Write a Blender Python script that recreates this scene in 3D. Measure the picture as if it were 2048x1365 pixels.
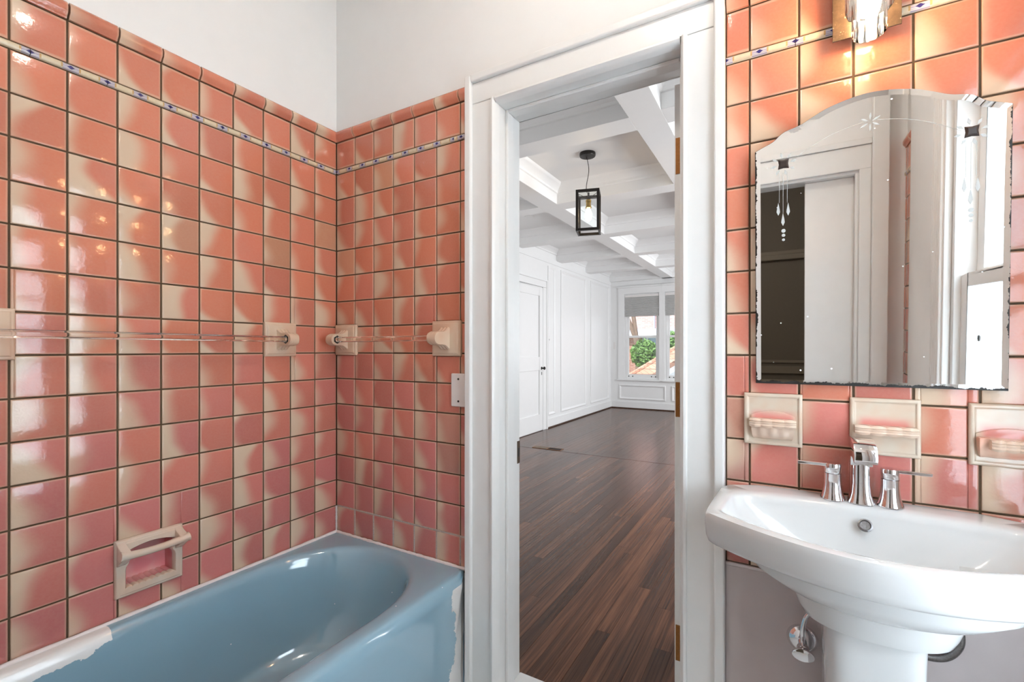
import bpy, bmesh, math, random
from mathutils import Vector, Matrix

for o in list(bpy.data.objects):
    bpy.data.objects.remove(o, do_unlink=True)
scene = bpy.context.scene
COL = scene.collection
R = math.radians
random.seed(11)

# ------------------------------------------------------------------ camera
T = 0.110                                   # tile pitch
CAM = (15.2483 * T, -12.3385 * T, 1.21)
cam = bpy.data.cameras.new('camera')
cam_o = bpy.data.objects.new('camera', cam)
COL.objects.link(cam_o)
cam.sensor_width = 36.0
cam.lens = 933.26 / 2048 * 36
cam.shift_y = 16.75 / 2048
cam.clip_start = 0.02
cam_o.location = CAM
cam_o.rotation_euler = (R(90), 0, R(30.416))
scene.camera = cam_o

# ------------------------------------------------------------------ world, sun, daylight, exposure
w = bpy.data.worlds.new('sky'); scene.world = w; w.use_nodes = True
bg = w.node_tree.nodes['Background']
bg.inputs[0].default_value = (0.80, 0.90, 1.0, 1); bg.inputs[1].default_value = 2.2
vs = scene.view_settings
vs.view_transform = 'Standard'; vs.look = 'None'; vs.gamma = 1.0; vs.use_curve_mapping = False
vs.exposure = 0.32
scene.display_settings.display_device = 'sRGB'

def light(name, kind, loc, rot, energy, color, sx=None, sy=None):
    l = bpy.data.lights.new(name, kind); l.energy = energy; l.color = color
    if kind == 'AREA':
        l.shape = 'RECTANGLE'; l.size = sx; l.size_y = sy
    o = bpy.data.objects.new(name, l); COL.objects.link(o)
    o.location = loc; o.rotation_euler = rot
    return o
sun = light('sun', 'SUN', (0, 0, 12), (R(48), 0, R(-20)), 4.4, (1.0, 0.95, 0.86)); sun.data.angle = R(2)
# daylight from the bathroom window, and unseen windows added to brighten the far room
light('bathroom_window_daylight', 'AREA', (2.42, -0.60, 1.25), (0, R(90), 0), 28, (0.88, 0.94, 1.0), 1.6, 0.72)
light('added_side_daylight', 'AREA', (3.62, 2.3, 1.5), (0, R(90), 0), 89, (0.95, 0.97, 1.0), 1.7, 1.9)
light('added_side_daylight', 'AREA', (3.62, 6.0, 1.5), (0, R(90), 0), 89, (0.95, 0.97, 1.0), 1.7, 1.9)

# ------------------------------------------------------------------ material helpers
class NT:
    def __init__(s, name):
        s.m = bpy.data.materials.new(name); s.m.use_nodes = True
        s.t = s.m.node_tree; s.b = s.t.nodes['Principled BSDF']; s.out = s.t.nodes['Material Output']
    def n(s, typ, **k):
        x = s.t.nodes.new(typ)
        for a, v in k.items(): setattr(x, a, v)
        return x
    def l(s, a, b): s.t.links.new(a, b)
    def val(s, sock, v):
        if hasattr(v, 'is_output'): s.l(v, sock)
        else: sock.default_value = v
    def math(s, op, a, b=0.0, c=0.0, clamp=False):
        x = s.n('ShaderNodeMath', operation=op, use_clamp=clamp)
        s.val(x.inputs[0], a); s.val(x.inputs[1], b); s.val(x.inputs[2], c)
        return x.outputs[0]
    def smooth(s, v, lo, hi, a=0.0, b=1.0):
        x = s.n('ShaderNodeMapRange', interpolation_type='SMOOTHSTEP')
        s.val(x.inputs[0], v); s.val(x.inputs[1], lo); s.val(x.inputs[2], hi); s.val(x.inputs[3], a); s.val(x.inputs[4], b)
        return x.outputs[0]
    def mix(s, f, a, b, blend='MIX'):
        x = s.n('ShaderNodeMix', data_type='RGBA', blend_type=blend)
        s.val(x.inputs[0], f); s.val(x.inputs[6], a); s.val(x.inputs[7], b)
        return x.outputs[2]
    def noise(s, vec, scale, detail=2.0, rough=0.5, dist=0.0):
        x = s.n('ShaderNodeTexNoise')
        if vec is not None: s.l(vec, x.inputs['Vector'])
        x.inputs['Scale'].default_value = scale; x.inputs['Detail'].default_value = detail
        x.inputs['Roughness'].default_value = rough; x.inputs['Distortion'].default_value = dist
        return x.outputs[0], x.outputs[1]
    def bump(s, h, strength, dist=0.001):
        x = s.n('ShaderNodeBump'); x.inputs['Strength'].default_value = strength
        x.inputs['Distance'].default_value = dist; s.l(h, x.inputs['Height'])
        s.l(x.outputs[0], s.b.inputs['Normal'])
    def base(s, c): s.val(s.b.inputs['Base Color'], c)
    def set(s, rough=None, metal=None, spec=None, coat=None, coatr=None):
        if rough is not None: s.val(s.b.inputs['Roughness'], rough)
        if metal is not None: s.b.inputs['Metallic'].default_value = metal
        if spec is not None: s.b.inputs['Specular IOR Level'].default_value = spec
        if coat is not None: s.b.inputs['Coat Weight'].default_value = coat
        if coatr is not None: s.b.inputs['Coat Roughness'].default_value = coatr

def c4(r, g, b): return (r, g, b, 1)
def simple(name, col, rough=0.5, metal=0.0, nscale=40, nbump=0.05, var=0.06, coat=0.0):
    k = NT(name)
    tc = k.n('ShaderNodeTexCoord')
    f, _ = k.noise(tc.outputs['Object'], nscale, 3)
    dark = tuple(c * (1 - var) for c in col); lite = tuple(min(1, c * (1 + var)) for c in col)
    k.base(k.mix(f, c4(*dark), c4(*lite)))
    k.set(rough, metal, coat=coat)
    if nbump: k.bump(f, nbump)
    return k.m

def sock_sep(k, vec):
    x = k.n('ShaderNodeSeparateXYZ'); k.l(vec, x.inputs[0]); return x.outputs

def make_tile_mat():
    k = NT('flash_glazed_tile')
    tc = k.n('ShaderNodeTexCoord'); oi = k.n('ShaderNodeObjectInfo')
    x, y, z = sock_sep(k, tc.outputs['Object'])
    u = k.math('MULTIPLY_ADD', x, 1 / T, 0.5); v = k.math('MULTIPLY_ADD', z, 1 / T, 0.5)
    wn = k.n('ShaderNodeTexWhiteNoise', noise_dimensions='1D')
    k.l(k.math('MULTIPLY', oi.outputs['Random'], 731.7), wn.inputs['W'])
    cs = k.n('ShaderNodeSeparateColor'); k.l(wn.outputs['Color'], cs.inputs[0])
    r1, r2, r3 = cs.outputs[0], cs.outputs[1], cs.outputs[2]
    # a random offset so that the cloudy edge differs from tile to tile
    off = k.n('ShaderNodeCombineXYZ'); k.l(k.math('MULTIPLY', r1, 40), off.inputs[0]); k.l(k.math('MULTIPLY', r2, 40), off.inputs[1])
    va = k.n('ShaderNodeVectorMath', operation='ADD'); k.l(tc.outputs['Object'], va.inputs[0]); k.l(off.outputs[0], va.inputs[1])
    nz, _ = k.noise(va.outputs[0], 9.0, 1.0)
    vm = k.math('SUBTRACT', v, 0.5)
    k1 = k.math('MULTIPLY_ADD', r1, 1.3, -0.45)
    k2 = k.math('MULTIPLY_ADD', r2, 2.2, -1.1)
    s = k.math('ADD', u, k.math('MULTIPLY', vm, k1))
    s = k.math('ADD', s, k.math('MULTIPLY', k.math('MULTIPLY', vm, vm), k2))
    s = k.math('ADD', s, k.math('MULTIPLY_ADD', nz, 0.5, -0.22))
    o3 = k.math('MULTIPLY_ADD', k.math('POWER', r3, 2.0), 0.50, -0.24)
    s = k.math('SUBTRACT', s, o3)
    wid = k.math('MULTIPLY_ADD', r2, 0.40, 0.38)
    cream = k.math('SUBTRACT', 1.0, k.smooth(s, 0.0, wid))
    # thin light rim where the glaze pulls off the edge
    d1 = k.math('MINIMUM', u, k.math('SUBTRACT', 1.0, u)); d2 = k.math('MINIMUM', v, k.math('SUBTRACT', 1.0, v))
    rim = k.math('SUBTRACT', 1.0, k.smooth(k.math('MINIMUM', d1, d2), 0.02, 0.075))
    m = k.math('MAXIMUM', k.math('MULTIPLY', cream, 0.92), k.math('MULTIPLY', rim, 0.45))
    fine, _ = k.noise(va.outputs[0], 160, 3)
    glaze = k.mix(k.math('MULTIPLY_ADD', fine, 0.16, 0.0), oi.outputs['Color'], c4(0.66, 0.50, 0.36), 'MIX')
    k.base(k.mix(m, glaze, c4(0.68, 0.535, 0.39)))
    k.set(0.10, spec=0.55)
    wav, _ = k.noise(va.outputs[0], 28, 3, 0.6)
    peel, _ = k.noise(va.outputs[0], 130, 2, 0.6)
    k.bump(k.math('MULTIPLY_ADD', peel, 0.35, wav), 0.30, 0.0016)
    return k.m

def make_liner_mat():
    k = NT('patterned_liner_tile')
    tc = k.n('ShaderNodeTexCoord'); x, y, z = sock_sep(k, tc.outputs['Object'])
    P_ = 0.079
    fx = k.math('SUBTRACT', k.math('FRACT', k.math('MULTIPLY_ADD', x, 1 / P_, 10.5)), 0.5)
    ax = k.math('MULTIPLY', k.math('ABSOLUTE', fx), P_)          # metres from the motif centre
    az = k.math('ABSOLUTE', z)
    dia = k.math('LESS_THAN', k.math('ADD', k.math('MULTIPLY', ax, 0.6), az), 0.0050)
    band = k.math('MULTIPLY', k.math('LESS_THAN', ax, 0.017), 1.0)
    lines = k.math('MULTIPLY', band, k.math('GREATER_THAN', k.math('SINE', k.math('MULTIPLY', az, 1900)), 0.1))
    ring = k.math('MULTIPLY', k.math('GREATER_THAN', ax, 0.0165), k.math('LESS_THAN', ax, 0.0205))
    ring = k.math('MULTIPLY', ring, k.math('LESS_THAN', az, 0.0055))
    f, _ = k.noise(tc.outputs['Object'], 120, 2)
    c = k.mix(f, c4(0.62, 0.50, 0.33), c4(0.74, 0.64, 0.47))
    c = k.mix(k.math('MULTIPLY', band, 0.6), c, c4(0.60, 0.60, 0.62))
    c = k.mix(k.math('MULTIPLY', lines, 0.75), c, c4(0.25, 0.22, 0.45))
    c = k.mix(k.math('MULTIPLY', ring, 0.8), c, c4(0.52, 0.30, 0.10))
    c = k.mix(dia, c, c4(0.035, 0.03, 0.15))
    k.base(c); k.set(0.15); return k.m

def make_ceramic(name, c1, c2, scale=9.0):
    k = NT(name); tc = k.n('ShaderNodeTexCoord')
    f, _ = k.noise(tc.outputs['Object'], scale, 2)
    k.base(k.mix(k.smooth(f, 0.38, 0.66), c4(*c1), c4(*c2))); k.set(0.12)
    g, _ = k.noise(tc.outputs['Object'], 45, 2); k.bump(g, 0.12, 0.001)
    return k.m

def make_blush():
    k = NT('cream_glaze_with_pink_blush'); tc = k.n('ShaderNodeTexCoord'); p = tc.outputs['Object']
    x, y, z = sock_sep(k, p)
    f, _ = k.noise(p, 22, 2)
    zz = k.math('ADD', z, k.math('MULTIPLY_ADD', f, 0.02, -0.010))
    up = k.math('SUBTRACT', 1.0, k.smooth(zz, 0.004, 0.030)); lo = k.smooth(zz, -0.012, 0.0)
    side = k.math('SUBTRACT', 1.0, k.smooth(k.math('ABSOLUTE', x), 0.035, 0.056))
    m = k.math('MULTIPLY', k.math('MULTIPLY', up, lo), side)
    c = k.mix(k.smooth(f, 0.35, 0.7), c4(0.66, 0.56, 0.45), c4(0.66, 0.50, 0.38))
    k.base(k.mix(k.math('MULTIPLY', m, 0.85), c, c4(0.72, 0.24, 0.22))); k.set(0.12); return k.m

def make_tub_mat():
    k = NT('blue_enamel_with_peeled_patches'); tc = k.n('ShaderNodeTexCoord')
    p = tc.outputs['Object']; x, y, z = sock_sep(k, p)
    n1, _ = k.noise(p, 26, 6, 0.62); n2, _ = k.noise(p, 5, 2)
    jag = k.math('ADD', k.math('MULTIPLY_ADD', n1, 0.05, -0.025), k.math('MULTIPLY_ADD', n2, 0.12, -0.06))
    # along the tiled wall towards the near end the blue coat is gone
    a = k.math('SUBTRACT', k.math('MULTIPLY_ADD', k.math('SUBTRACT', -0.76, y), 0.055, 0.047), k.math('ADD', x, k.math('MULTIPLY', jag, 0.16)))
    a = k.math('MULTIPLY', k.math('GREATER_THAN', a, 0.0), k.math('LESS_THAN', k.math('ADD', y, k.math('MULTIPLY', jag, 0.2)), -0.80))
    a = k.math('MULTIPLY', a, k.math('LESS_THAN', x, 0.3))
    # at the far end of the apron a strip by the door casing has flaked off
    b = k.math('SUBTRACT', k.math('ADD', y, k.math('MULTIPLY', jag, 1.7)), -0.078)
    b = k.math('MULTIPLY', k.math('GREATER_THAN', b, 0.0), k.math('GREATER_THAN', x, 0.682))
    b = k.math('MULTIPLY', b, k.math('LESS_THAN', z, 0.392))
    vo = k.n('ShaderNodeTexVoronoi'); k.l(p, vo.inputs['Vector']); vo.inputs['Scale'].default_value = 26
    sp = k.math('LESS_THAN', vo.outputs['Distance'], 0.05)
    vc = k.n('ShaderNodeSeparateColor'); k.l(vo.outputs['Color'], vc.inputs[0])
    sp = k.math('MULTIPLY', sp, k.math('GREATER_THAN', vc.outputs[0], 0.72))
    msk = k.math('MAXIMUM', k.math('MAXIMUM', a, b), sp)
    col = k.mix(n2, c4(0.255, 0.415, 0.515), c4(0.275, 0.440, 0.540))
    k.base(k.mix(msk, col, c4(0.80, 0.78, 0.76)))
    k.set(k.math('MULTIPLY_ADD', msk, 0.25, 0.09), spec=1.0, coat=0.7, coatr=0.06)
    inv = k.math('SUBTRACT', 1.0, msk)
    k.bump(inv, 0.3, 0.0008)
    return k.m

def make_plank_mat():
    k = NT('dark_stained_oak'); g = k.n('ShaderNodeNewGeometry'); oi = k.n('ShaderNodeObjectInfo')
    mp = k.n('ShaderNodeMapping'); k.l(g.outputs['Position'], mp.inputs['Vector'])
    mp.inputs['Scale'].default_value = (30, 0.55, 10)
    off = k.n('ShaderNodeCombineXYZ')
    for i in range(3): k.l(k.math('MULTIPLY', oi.outputs['Random'], 17.0 + 31 * i), off.inputs[i])
    va = k.n('ShaderNodeVectorMath', operation='ADD'); k.l(mp.outputs[0], va.inputs[0]); k.l(off.outputs[0], va.inputs[1])
    f, _ = k.noise(va.outputs[0], 1.4, 5, 0.6, 0.8)
    f2, _ = k.noise(va.outputs[0], 6.0, 4, 0.7, 0.3)
    gr = k.math('MULTIPLY_ADD', f2, 0.45, k.math('MULTIPLY', f, 0.55))
    c = k.mix(k.smooth(gr, 0.34, 0.70), c4(0.050, 0.020, 0.011), c4(0.170, 0.072, 0.036))
    rr = k.math('MULTIPLY_ADD', oi.outputs['Random'], 0.8, 0.55)
    cc = k.n('ShaderNodeCombineColor')
    for i in range(3): k.l(rr, cc.inputs[i])
    c = k.mix(1.0, c, cc.outputs[0], 'MULTIPLY')
    k.base(c); k.set(k.math('MULTIPLY_ADD', f2, 0.12, 0.18), spec=0.28); k.bump(gr, 0.10, 0.0008)
    return k.m

def make_glass(name, tint=(1, 1, 1), clear=0.88, rough=0.02):
    k = NT(name)
    tr = k.n('ShaderNodeBsdfTransparent'); tr.inputs[0].default_value = c4(*tint)
    gl = k.n('ShaderNodeBsdfGlossy'); gl.inputs['Roughness'].default_value = rough
    fr = k.n('ShaderNodeFresnel'); fr.inputs[0].default_value = 1.5
    tc = k.n('ShaderNodeTexCoord'); f, _ = k.noise(tc.outputs['Object'], 30, 2)
    bp = k.n('ShaderNodeBump'); bp.inputs['Strength'].default_value = 0.1; bp.inputs['Distance'].default_value = 0.001; k.l(f, bp.inputs['Height'])
    k.l(bp.outputs[0], gl.inputs['Normal'])
    mx = k.n('ShaderNodeMixShader')
    k.l(k.math('MULTIPLY_ADD', fr.outputs[0], 1.0 - (1 - clear) * 0.0, (1 - clear) * 0.3, True), mx.inputs[0])
    k.l(tr.outputs[0], mx.inputs[1]); k.l(gl.outputs[0], mx.inputs[2]); k.l(mx.outputs[0], k.out.inputs[0])
    return k.m

def make_frosted():
    k = NT('frosted_window_glass')
    tr = k.n('ShaderNodeBsdfTransparent'); tr.inputs[0].default_value = c4(0.95, 0.98, 1)
    tl = k.n('ShaderNodeBsdfTranslucent'); tl.inputs[0].default_value = c4(0.92, 0.96, 0.98)
    gl = k.n('ShaderNodeBsdfGlossy'); gl.inputs['Roughness'].default_value = 0.3
    tc = k.n('ShaderNodeTexCoord'); f, _ = k.noise(tc.outputs['Object'], 260, 3)
    m1 = k.n('ShaderNodeMixShader'); k.l(k.math('MULTIPLY_ADD', f, 0.2, 0.84, True), m1.inputs[0]); k.l(tr.outputs[0], m1.inputs[1]); k.l(tl.outputs[0], m1.inputs[2])
    m2 = k.n('ShaderNodeMixShader'); m2.inputs[0].default_value = 0.08; k.l(m1.outputs[0], m2.inputs[1]); k.l(gl.outputs[0], m2.inputs[2])
    k.l(m2.outputs[0], k.out.inputs[0]); return k.m

def make_rod_glass():
    k = NT('clear_glass_rod'); k.base(c4(1.0, 0.93, 0.88)); k.set(0.03)
    k.b.inputs['Transmission Weight'].default_value = 1.0; k.b.inputs['IOR'].default_value = 1.45
    return k.m

def make_emit(name, col, strength):
    k = NT(name); k.base(c4(*col)); k.b.inputs['Emission Color'].default_value = c4(*col)
    k.b.inputs['Emission Strength'].default_value = strength; return k.m

def make_mirror_mat():
    k = NT('aged_silvered_mirror'); tc = k.n('ShaderNodeTexCoord'); p = tc.outputs['Object']
    x, y, z = sock_sep(k, p)
    n1, _ = k.noise(p, 55, 6, 0.7); n2, _ = k.noise(p, 9, 2)
    jag = k.math('MULTIPLY_ADD', n1, 0.022, -0.011)
    jag = k.math('ADD', jag, k.math('MULTIPLY_ADD', n2, 0.016, -0.009))
    def near(dist, lim): return k.math('LESS_THAN', k.math('ADD', dist, jag), lim)
    e = near(z, 0.0042)                                              # bottom edge, origin at its centre
    e = k.math('MAXIMUM', e, near(k.math('ADD', x, 0.2315), 0.0012))
    e = k.math('MAXIMUM', e, near(k.math('SUBTRACT', 0.2315, x), 0.0006))
    vo = k.n('ShaderNodeTexVoronoi'); k.l(p, vo.inputs['Vector']); vo.inputs['Scale'].default_value = 22
    vc = k.n('ShaderNodeSeparateColor'); k.l(vo.outputs['Color'], vc.inputs[0])
    sp = k.math('MULTIPLY', k.math('LESS_THAN', vo.outputs['Distance'], 0.045), k.math('GREATER_THAN', vc.outputs[1], 0.74))
    k.base(k.mix(sp, k.mix(e, c4(0.93, 0.94, 0.93), c4(0.015, 0.013, 0.012)), c4(0.75, 0.75, 0.73)))
    em = k.math('MAXIMUM', e, sp)
    k.set(k.math('MULTIPLY_ADD', em, 0.5, 0.015))
    k.l(k.math('SUBTRACT', 1.0, em), k.b.inputs['Metallic'])
    return k.m

def make_antique_plate():
    k = NT('mottled_bronze_mirror'); tc = k.n('ShaderNodeTexCoord'); p = tc.outputs['Object']
    n1, _ = k.noise(p, 40, 5, 0.7); n2, _ = k.noise(p, 110, 4, 0.7)
    c = k.mix(k.smooth(n1, 0.35, 0.7), c4(0.055, 0.040, 0.028), c4(0.09, 0.066, 0.045))
    c = k.mix(k.smooth(n2, 0.63, 0.74), c, c4(0.5, 0.42, 0.3))
    k.base(c); k.set(0.30, 0.3); k.bump(n2, 0.15, 0.001); return k.m

def make_brick_mat(name, c1, c2, mortar, sx=4.5, sz=13.0):
    k = NT(name); tc = k.n('ShaderNodeTexCoord')
    cb = k.n('ShaderNodeCombineXYZ'); x, y, z = sock_sep(k, tc.outputs['Object'])
    k.l(k.math('ADD', x, y), cb.inputs[0]); k.l(z, cb.inputs[1])
    br = k.n('ShaderNodeTexBrick'); k.l(cb.outputs[0], br.inputs['Vector'])
    br.inputs['Color1'].default_value = c4(*c1); br.inputs['Color2'].default_value = c4(*c2); br.inputs['Mortar'].default_value = c4(*mortar)
    br.inputs['Scale'].default_value = 1.0; br.inputs['Brick Width'].default_value = 1 / sx; br.inputs['Row Height'].default_value = 1 / sz
    br.inputs['Mortar Size'].default_value = 0.008
    k.base(br.outputs['Color']); k.set(0.85); return k.m

def make_grout(name, c1, c2):
    k = NT(name); tc = k.n('ShaderNodeTexCoord'); f, _ = k.noise(tc.outputs['Object'], 220, 4, 0.7)
    g, _ = k.noise(tc.outputs['Object'], 14, 3)
    k.base(k.mix(k.math('MULTIPLY_ADD', g, 0.5, k.math('MULTIPLY', f, 0.5)), c4(*c1), c4(*c2))); k.set(0.9); k.bump(f, 0.4, 0.001); return k.m

M = dict(
    tile=make_tile_mat(), liner=make_liner_mat(), grout=make_grout('brown_grout', (0.045, 0.026, 0.014), (0.15, 0.095, 0.05)),
    wall=simple('white_wall_paint', (0.83, 0.825, 0.815), 0.55, nscale=14, nbump=0.03, var=0.02),
    trim=simple('white_trim_gloss', (0.80, 0.795, 0.78), 0.28, nscale=22, nbump=0.05, var=0.025),
    ceil=simple('white_ceiling_paint', (0.86, 0.86, 0.855), 0.5, nscale=12, nbump=0.02, var=0.015),
    bedwall=simple('bright_white_paint', (0.86, 0.86, 0.855), 0.4, nscale=12, nbump=0.02, var=0.015),
    tub=make_tub_mat(), regrout=simple('pale_repair_grout', (0.46, 0.38, 0.34), 0.9, nscale=160, nbump=0.8, var=0.45), caulk=simple('pale_caulk', (0.80, 0.72, 0.70), 0.45, nscale=60, nbump=0.2),
    cream=make_ceramic('peach_glazed_ceramic', (0.68, 0.45, 0.32), (0.70, 0.54, 0.40)),
    cream2=make_ceramic('cream_glazed_ceramic', (0.70, 0.60, 0.50), (0.70, 0.52, 0.40), 7),
    rosy=make_ceramic('rosy_glazed_ceramic', (0.74, 0.24, 0.26), (0.72, 0.36, 0.34), 14),
    shell=make_ceramic('peach_pink_glaze', (0.78, 0.36, 0.26), (0.80, 0.58, 0.44), 12),
    blush=make_blush(), rod=make_rod_glass(), porcelain=simple('white_vitreous_china', (0.66, 0.66, 0.655), 0.07, nscale=6, nbump=0.0, var=0.01, coat=0.3),
    chrome=simple('polished_chrome', (0.80, 0.80, 0.82), 0.06, 1.0, nbump=0.0, var=0.02),
    steel=simple('braided_steel', (0.22, 0.21, 0.21), 0.35, 0.9, nscale=300, nbump=0.6, var=0.4),
    dark=simple('dark_hole', (0.03, 0.028, 0.025), 0.6), black=simple('matt_black_metal', (0.018, 0.015, 0.013), 0.35, 0.5, nbump=0.02),
    bronze=simple('dark_bronze', (0.10, 0.065, 0.04), 0.4, 0.6), brass=simple('aged_brass', (0.27, 0.11, 0.028), 0.38, 0.7, nscale=90, nbump=0.1, var=0.3),
    gold=simple('bright_brass', (0.52, 0.33, 0.10), 0.25, 1.0, nbump=0.02),
    mirror=make_mirror_mat(), plate=make_antique_plate(), shade_glass=make_glass('seeded_clear_glass', (1, 0.97, 0.92), 0.6, 0.05),
    pane=make_glass('window_pane_glass', (0.98, 1, 1), 0.97), frost=make_frosted(),
    etch=simple('etched_glass', (0.5, 0.51, 0.5), 0.45), rose=simple('dark_rosette', (0.03, 0.018, 0.014), 0.4),
    plastic=simple('white_plastic', (0.82, 0.79, 0.77), 0.3, nbump=0.0, var=0.01),
    panel=simple('mauve_grey_board', (0.64, 0.56, 0.55), 0.55, nscale=5, nbump=0.04, var=0.16),
    plank=make_plank_mat(), subfloor=simple('dark_plank_gap', (0.02, 0.011, 0.008), 0.7),
    shoe=simple('dark_shoe_moulding', (0.07, 0.035, 0.02), 0.4),
    hall=simple('shaded_hall_paint', (0.20, 0.165, 0.125), 0.6), halltrim=simple('shaded_hall_trim', (0.30, 0.25, 0.19), 0.45),  # brown dimness of the unlit hall put into both hall colours
    marble=simple('white_marble', (0.78, 0.78, 0.77), 0.2, nscale=8, nbump=0.0, var=0.06), floorb=simple('pale_bath_floor', (0.55, 0.54, 0.52), 0.4, nscale=30),
    shade=simple('grey_cell_shade', (0.50, 0.495, 0.485), 0.8, nscale=60, nbump=0.1),
    brick=make_brick_mat('pink_brick', (0.52, 0.25, 0.22), (0.62, 0.34, 0.30), (0.62, 0.5, 0.47)),
    brick2=make_brick_mat('dark_red_brick', (0.26, 0.10, 0.075), (0.36, 0.16, 0.11), (0.4, 0.3, 0.26)),
    rooft=make_brick_mat('terracotta_shingle', (0.42, 0.20, 0.13), (0.55, 0.31, 0.22), (0.16, 0.08, 0.06), 5.5, 7.0),
    slate=simple('lavender_slate', (0.36, 0.38, 0.5), 0.6), siding=simple('pale_blue_siding', (0.5, 0.56, 0.62), 0.6),
    bark=simple('brown_bark', (0.17, 0.11, 0.08), 0.9, nscale=14, nbump=0.5, var=0.4), leaf=simple('green_leaf', (0.13, 0.24, 0.06), 0.5, nscale=8, nbump=0.0, var=0.5),
    outwhite=simple('white_outdoor_paint', (0.8, 0.8, 0.8), 0.5), grass=simple('lawn_green', (0.1, 0.16, 0.05), 0.9, nscale=5, var=0.3),
    winglass=simple('dark_blue_window_glass', (0.22, 0.28, 0.36), 0.1),
    bulb=make_emit('warm_bulb', (1.0, 0.62, 0.32), 75.0), pbulb=make_emit('pendant_bulb', (1.0, 0.72, 0.40), 45.0),
    dome=make_emit('ceiling_dome_glow', (1.0, 0.91, 0.80), 80.0), hall_fill=make_emit('hall_fill_glow', (1.0, 0.93, 0.85), 170.0), spot=make_emit('downlight_glow', (1.0, 0.93, 0.82), 25.0),  # hall glow belongs to the added, unseen hall light
)

# ------------------------------------------------------------------ mesh helpers
class MB:
    def __init__(s): s.v = []; s.f = []
    def add(s, vs_, fs):
        b = len(s.v); s.v += [tuple(p) for p in vs_]; s.f += [tuple(i + b for i in q) for q in fs]; return s
    def box(s, a, b):
        x0, y0, z0 = a; x1, y1, z1 = b
        x0, x1 = min(x0, x1), max(x0, x1); y0, y1 = min(y0, y1), max(y0, y1); z0, z1 = min(z0, z1), max(z0, z1)
        return s.add([(x0, y0, z0), (x1, y0, z0), (x1, y1, z0), (x0, y1, z0), (x0, y0, z1), (x1, y0, z1), (x1, y1, z1), (x0, y1, z1)],
                     [(0, 3, 2, 1), (4, 5, 6, 7), (0, 1, 5, 4), (1, 2, 6, 5), (2, 3, 7, 6), (3, 0, 4, 7)])
    def loft(s, rings, cap0=True, cap1=True, closed=True):
        n = len(rings[0]); b = len(s.v)
        for r in rings: s.v += [tuple(p) for p in r]
        for i in range(len(rings) - 1):
            for j in range(n if closed else n - 1):
                j2 = (j + 1) % n
                s.f.append((b + i * n + j, b + i * n + j2, b + (i + 1) * n + j2, b + (i + 1) * n + j))
        if cap0: s.f.append(tuple(b + j for j in reversed(range(n))))
        if cap1: s.f.append(tuple(b + (len(rings) - 1) * n + j for j in range(n)))
        return s
    def tube(s, path, r, n=10, caps=True):
        path = [Vector(p) for p in path]; rings = []; up = None
        for i, p in enumerate(path):
            t = (path[min(i + 1, len(path) - 1)] - path[max(i - 1, 0)]).normalized()
            if up is None:
                up = Vector((0, 0, 1)) if abs(t.z) < 0.9 else Vector((1, 0, 0))
            a = t.cross(up).normalized(); up = a.cross(t).normalized()
            rr = r[i] if isinstance(r, (list, tuple)) else r
            rings.append([p + (a * math.cos(2 * math.pi * k / n) + up * math.sin(2 * math.pi * k / n)) * rr for k in range(n)])
        return s.loft(rings, caps, caps)
    def lathe(s, prof, c=(0, 0, 0), n=28, axis='z'):
        rings = []
        for r, h in prof:
            ring = []
            for k in range(n):
                a = 2 * math.pi * k / n; p = (r * math.cos(a), r * math.sin(a), h)
                if axis == 'y': p = (p[0], -h, p[1])
                if axis == 'x': p = (h, p[0], p[1])
                ring.append((p[0] + c[0], p[1] + c[1], p[2] + c[2]))
            rings.append(ring)
        return s.loft(rings)
    def prism(s, outline, f0, f1):
        """outline: list of 2-D points; f0/f1 map a 2-D point to 3-D for the two ends"""
        return s.loft([[f0(p) for p in outline], [f1(p) for p in outline]])
    def tf(s, m):
        s.v = [tuple(m @ Vector(p)) for p in s.v]; return s

def spline(pts, n=8):
    P_ = [Vector(p) for p in pts]; out = []
    for i in range(len(P_) - 1):
        a, b, c, d = P_[max(i - 1, 0)], P_[i], P_[i + 1], P_[min(i + 2, len(P_) - 1)]
        for k in range(n):
            t = k / n
            out.append(0.5 * ((2 * b) + (c - a) * t + (2 * a - 5 * b + 4 * c - d) * t * t + (3 * b - a - 3 * c + d) * t ** 3))
    return out + [P_[-1]]
def mesh_of(name, mb, mat, smooth=None, bevel=0.0, seg=2):
    me = bpy.data.meshes.new(name)
    bm = bmesh.new()
    vsx = [bm.verts.new(p) for p in mb.v]
    for q in mb.f:
        try: bm.faces.new([vsx[i] for i in q])
        except ValueError: pass
    bmesh.ops.remove_doubles(bm, verts=bm.verts[:], dist=1e-6)
    bmesh.ops.recalc_face_normals(bm, faces=bm.faces[:])
    if bevel:
        ed = [e for e in bm.edges if len(e.link_faces) == 2 and e.calc_face_angle(0) > R(30)]
        bmesh.ops.bevel(bm, geom=ed, offset=bevel, segments=seg, affect='EDGES', profile=0.5, clamp_overlap=True)
    if smooth is not None:
        for f in bm.faces: f.smooth = True
        for e in bm.edges:
            if len(e.link_faces) == 2 and e.calc_face_angle(0) > R(smooth): e.smooth = False
    bm.to_mesh(me); bm.free()
    me.materials.append(mat)
    return me

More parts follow.
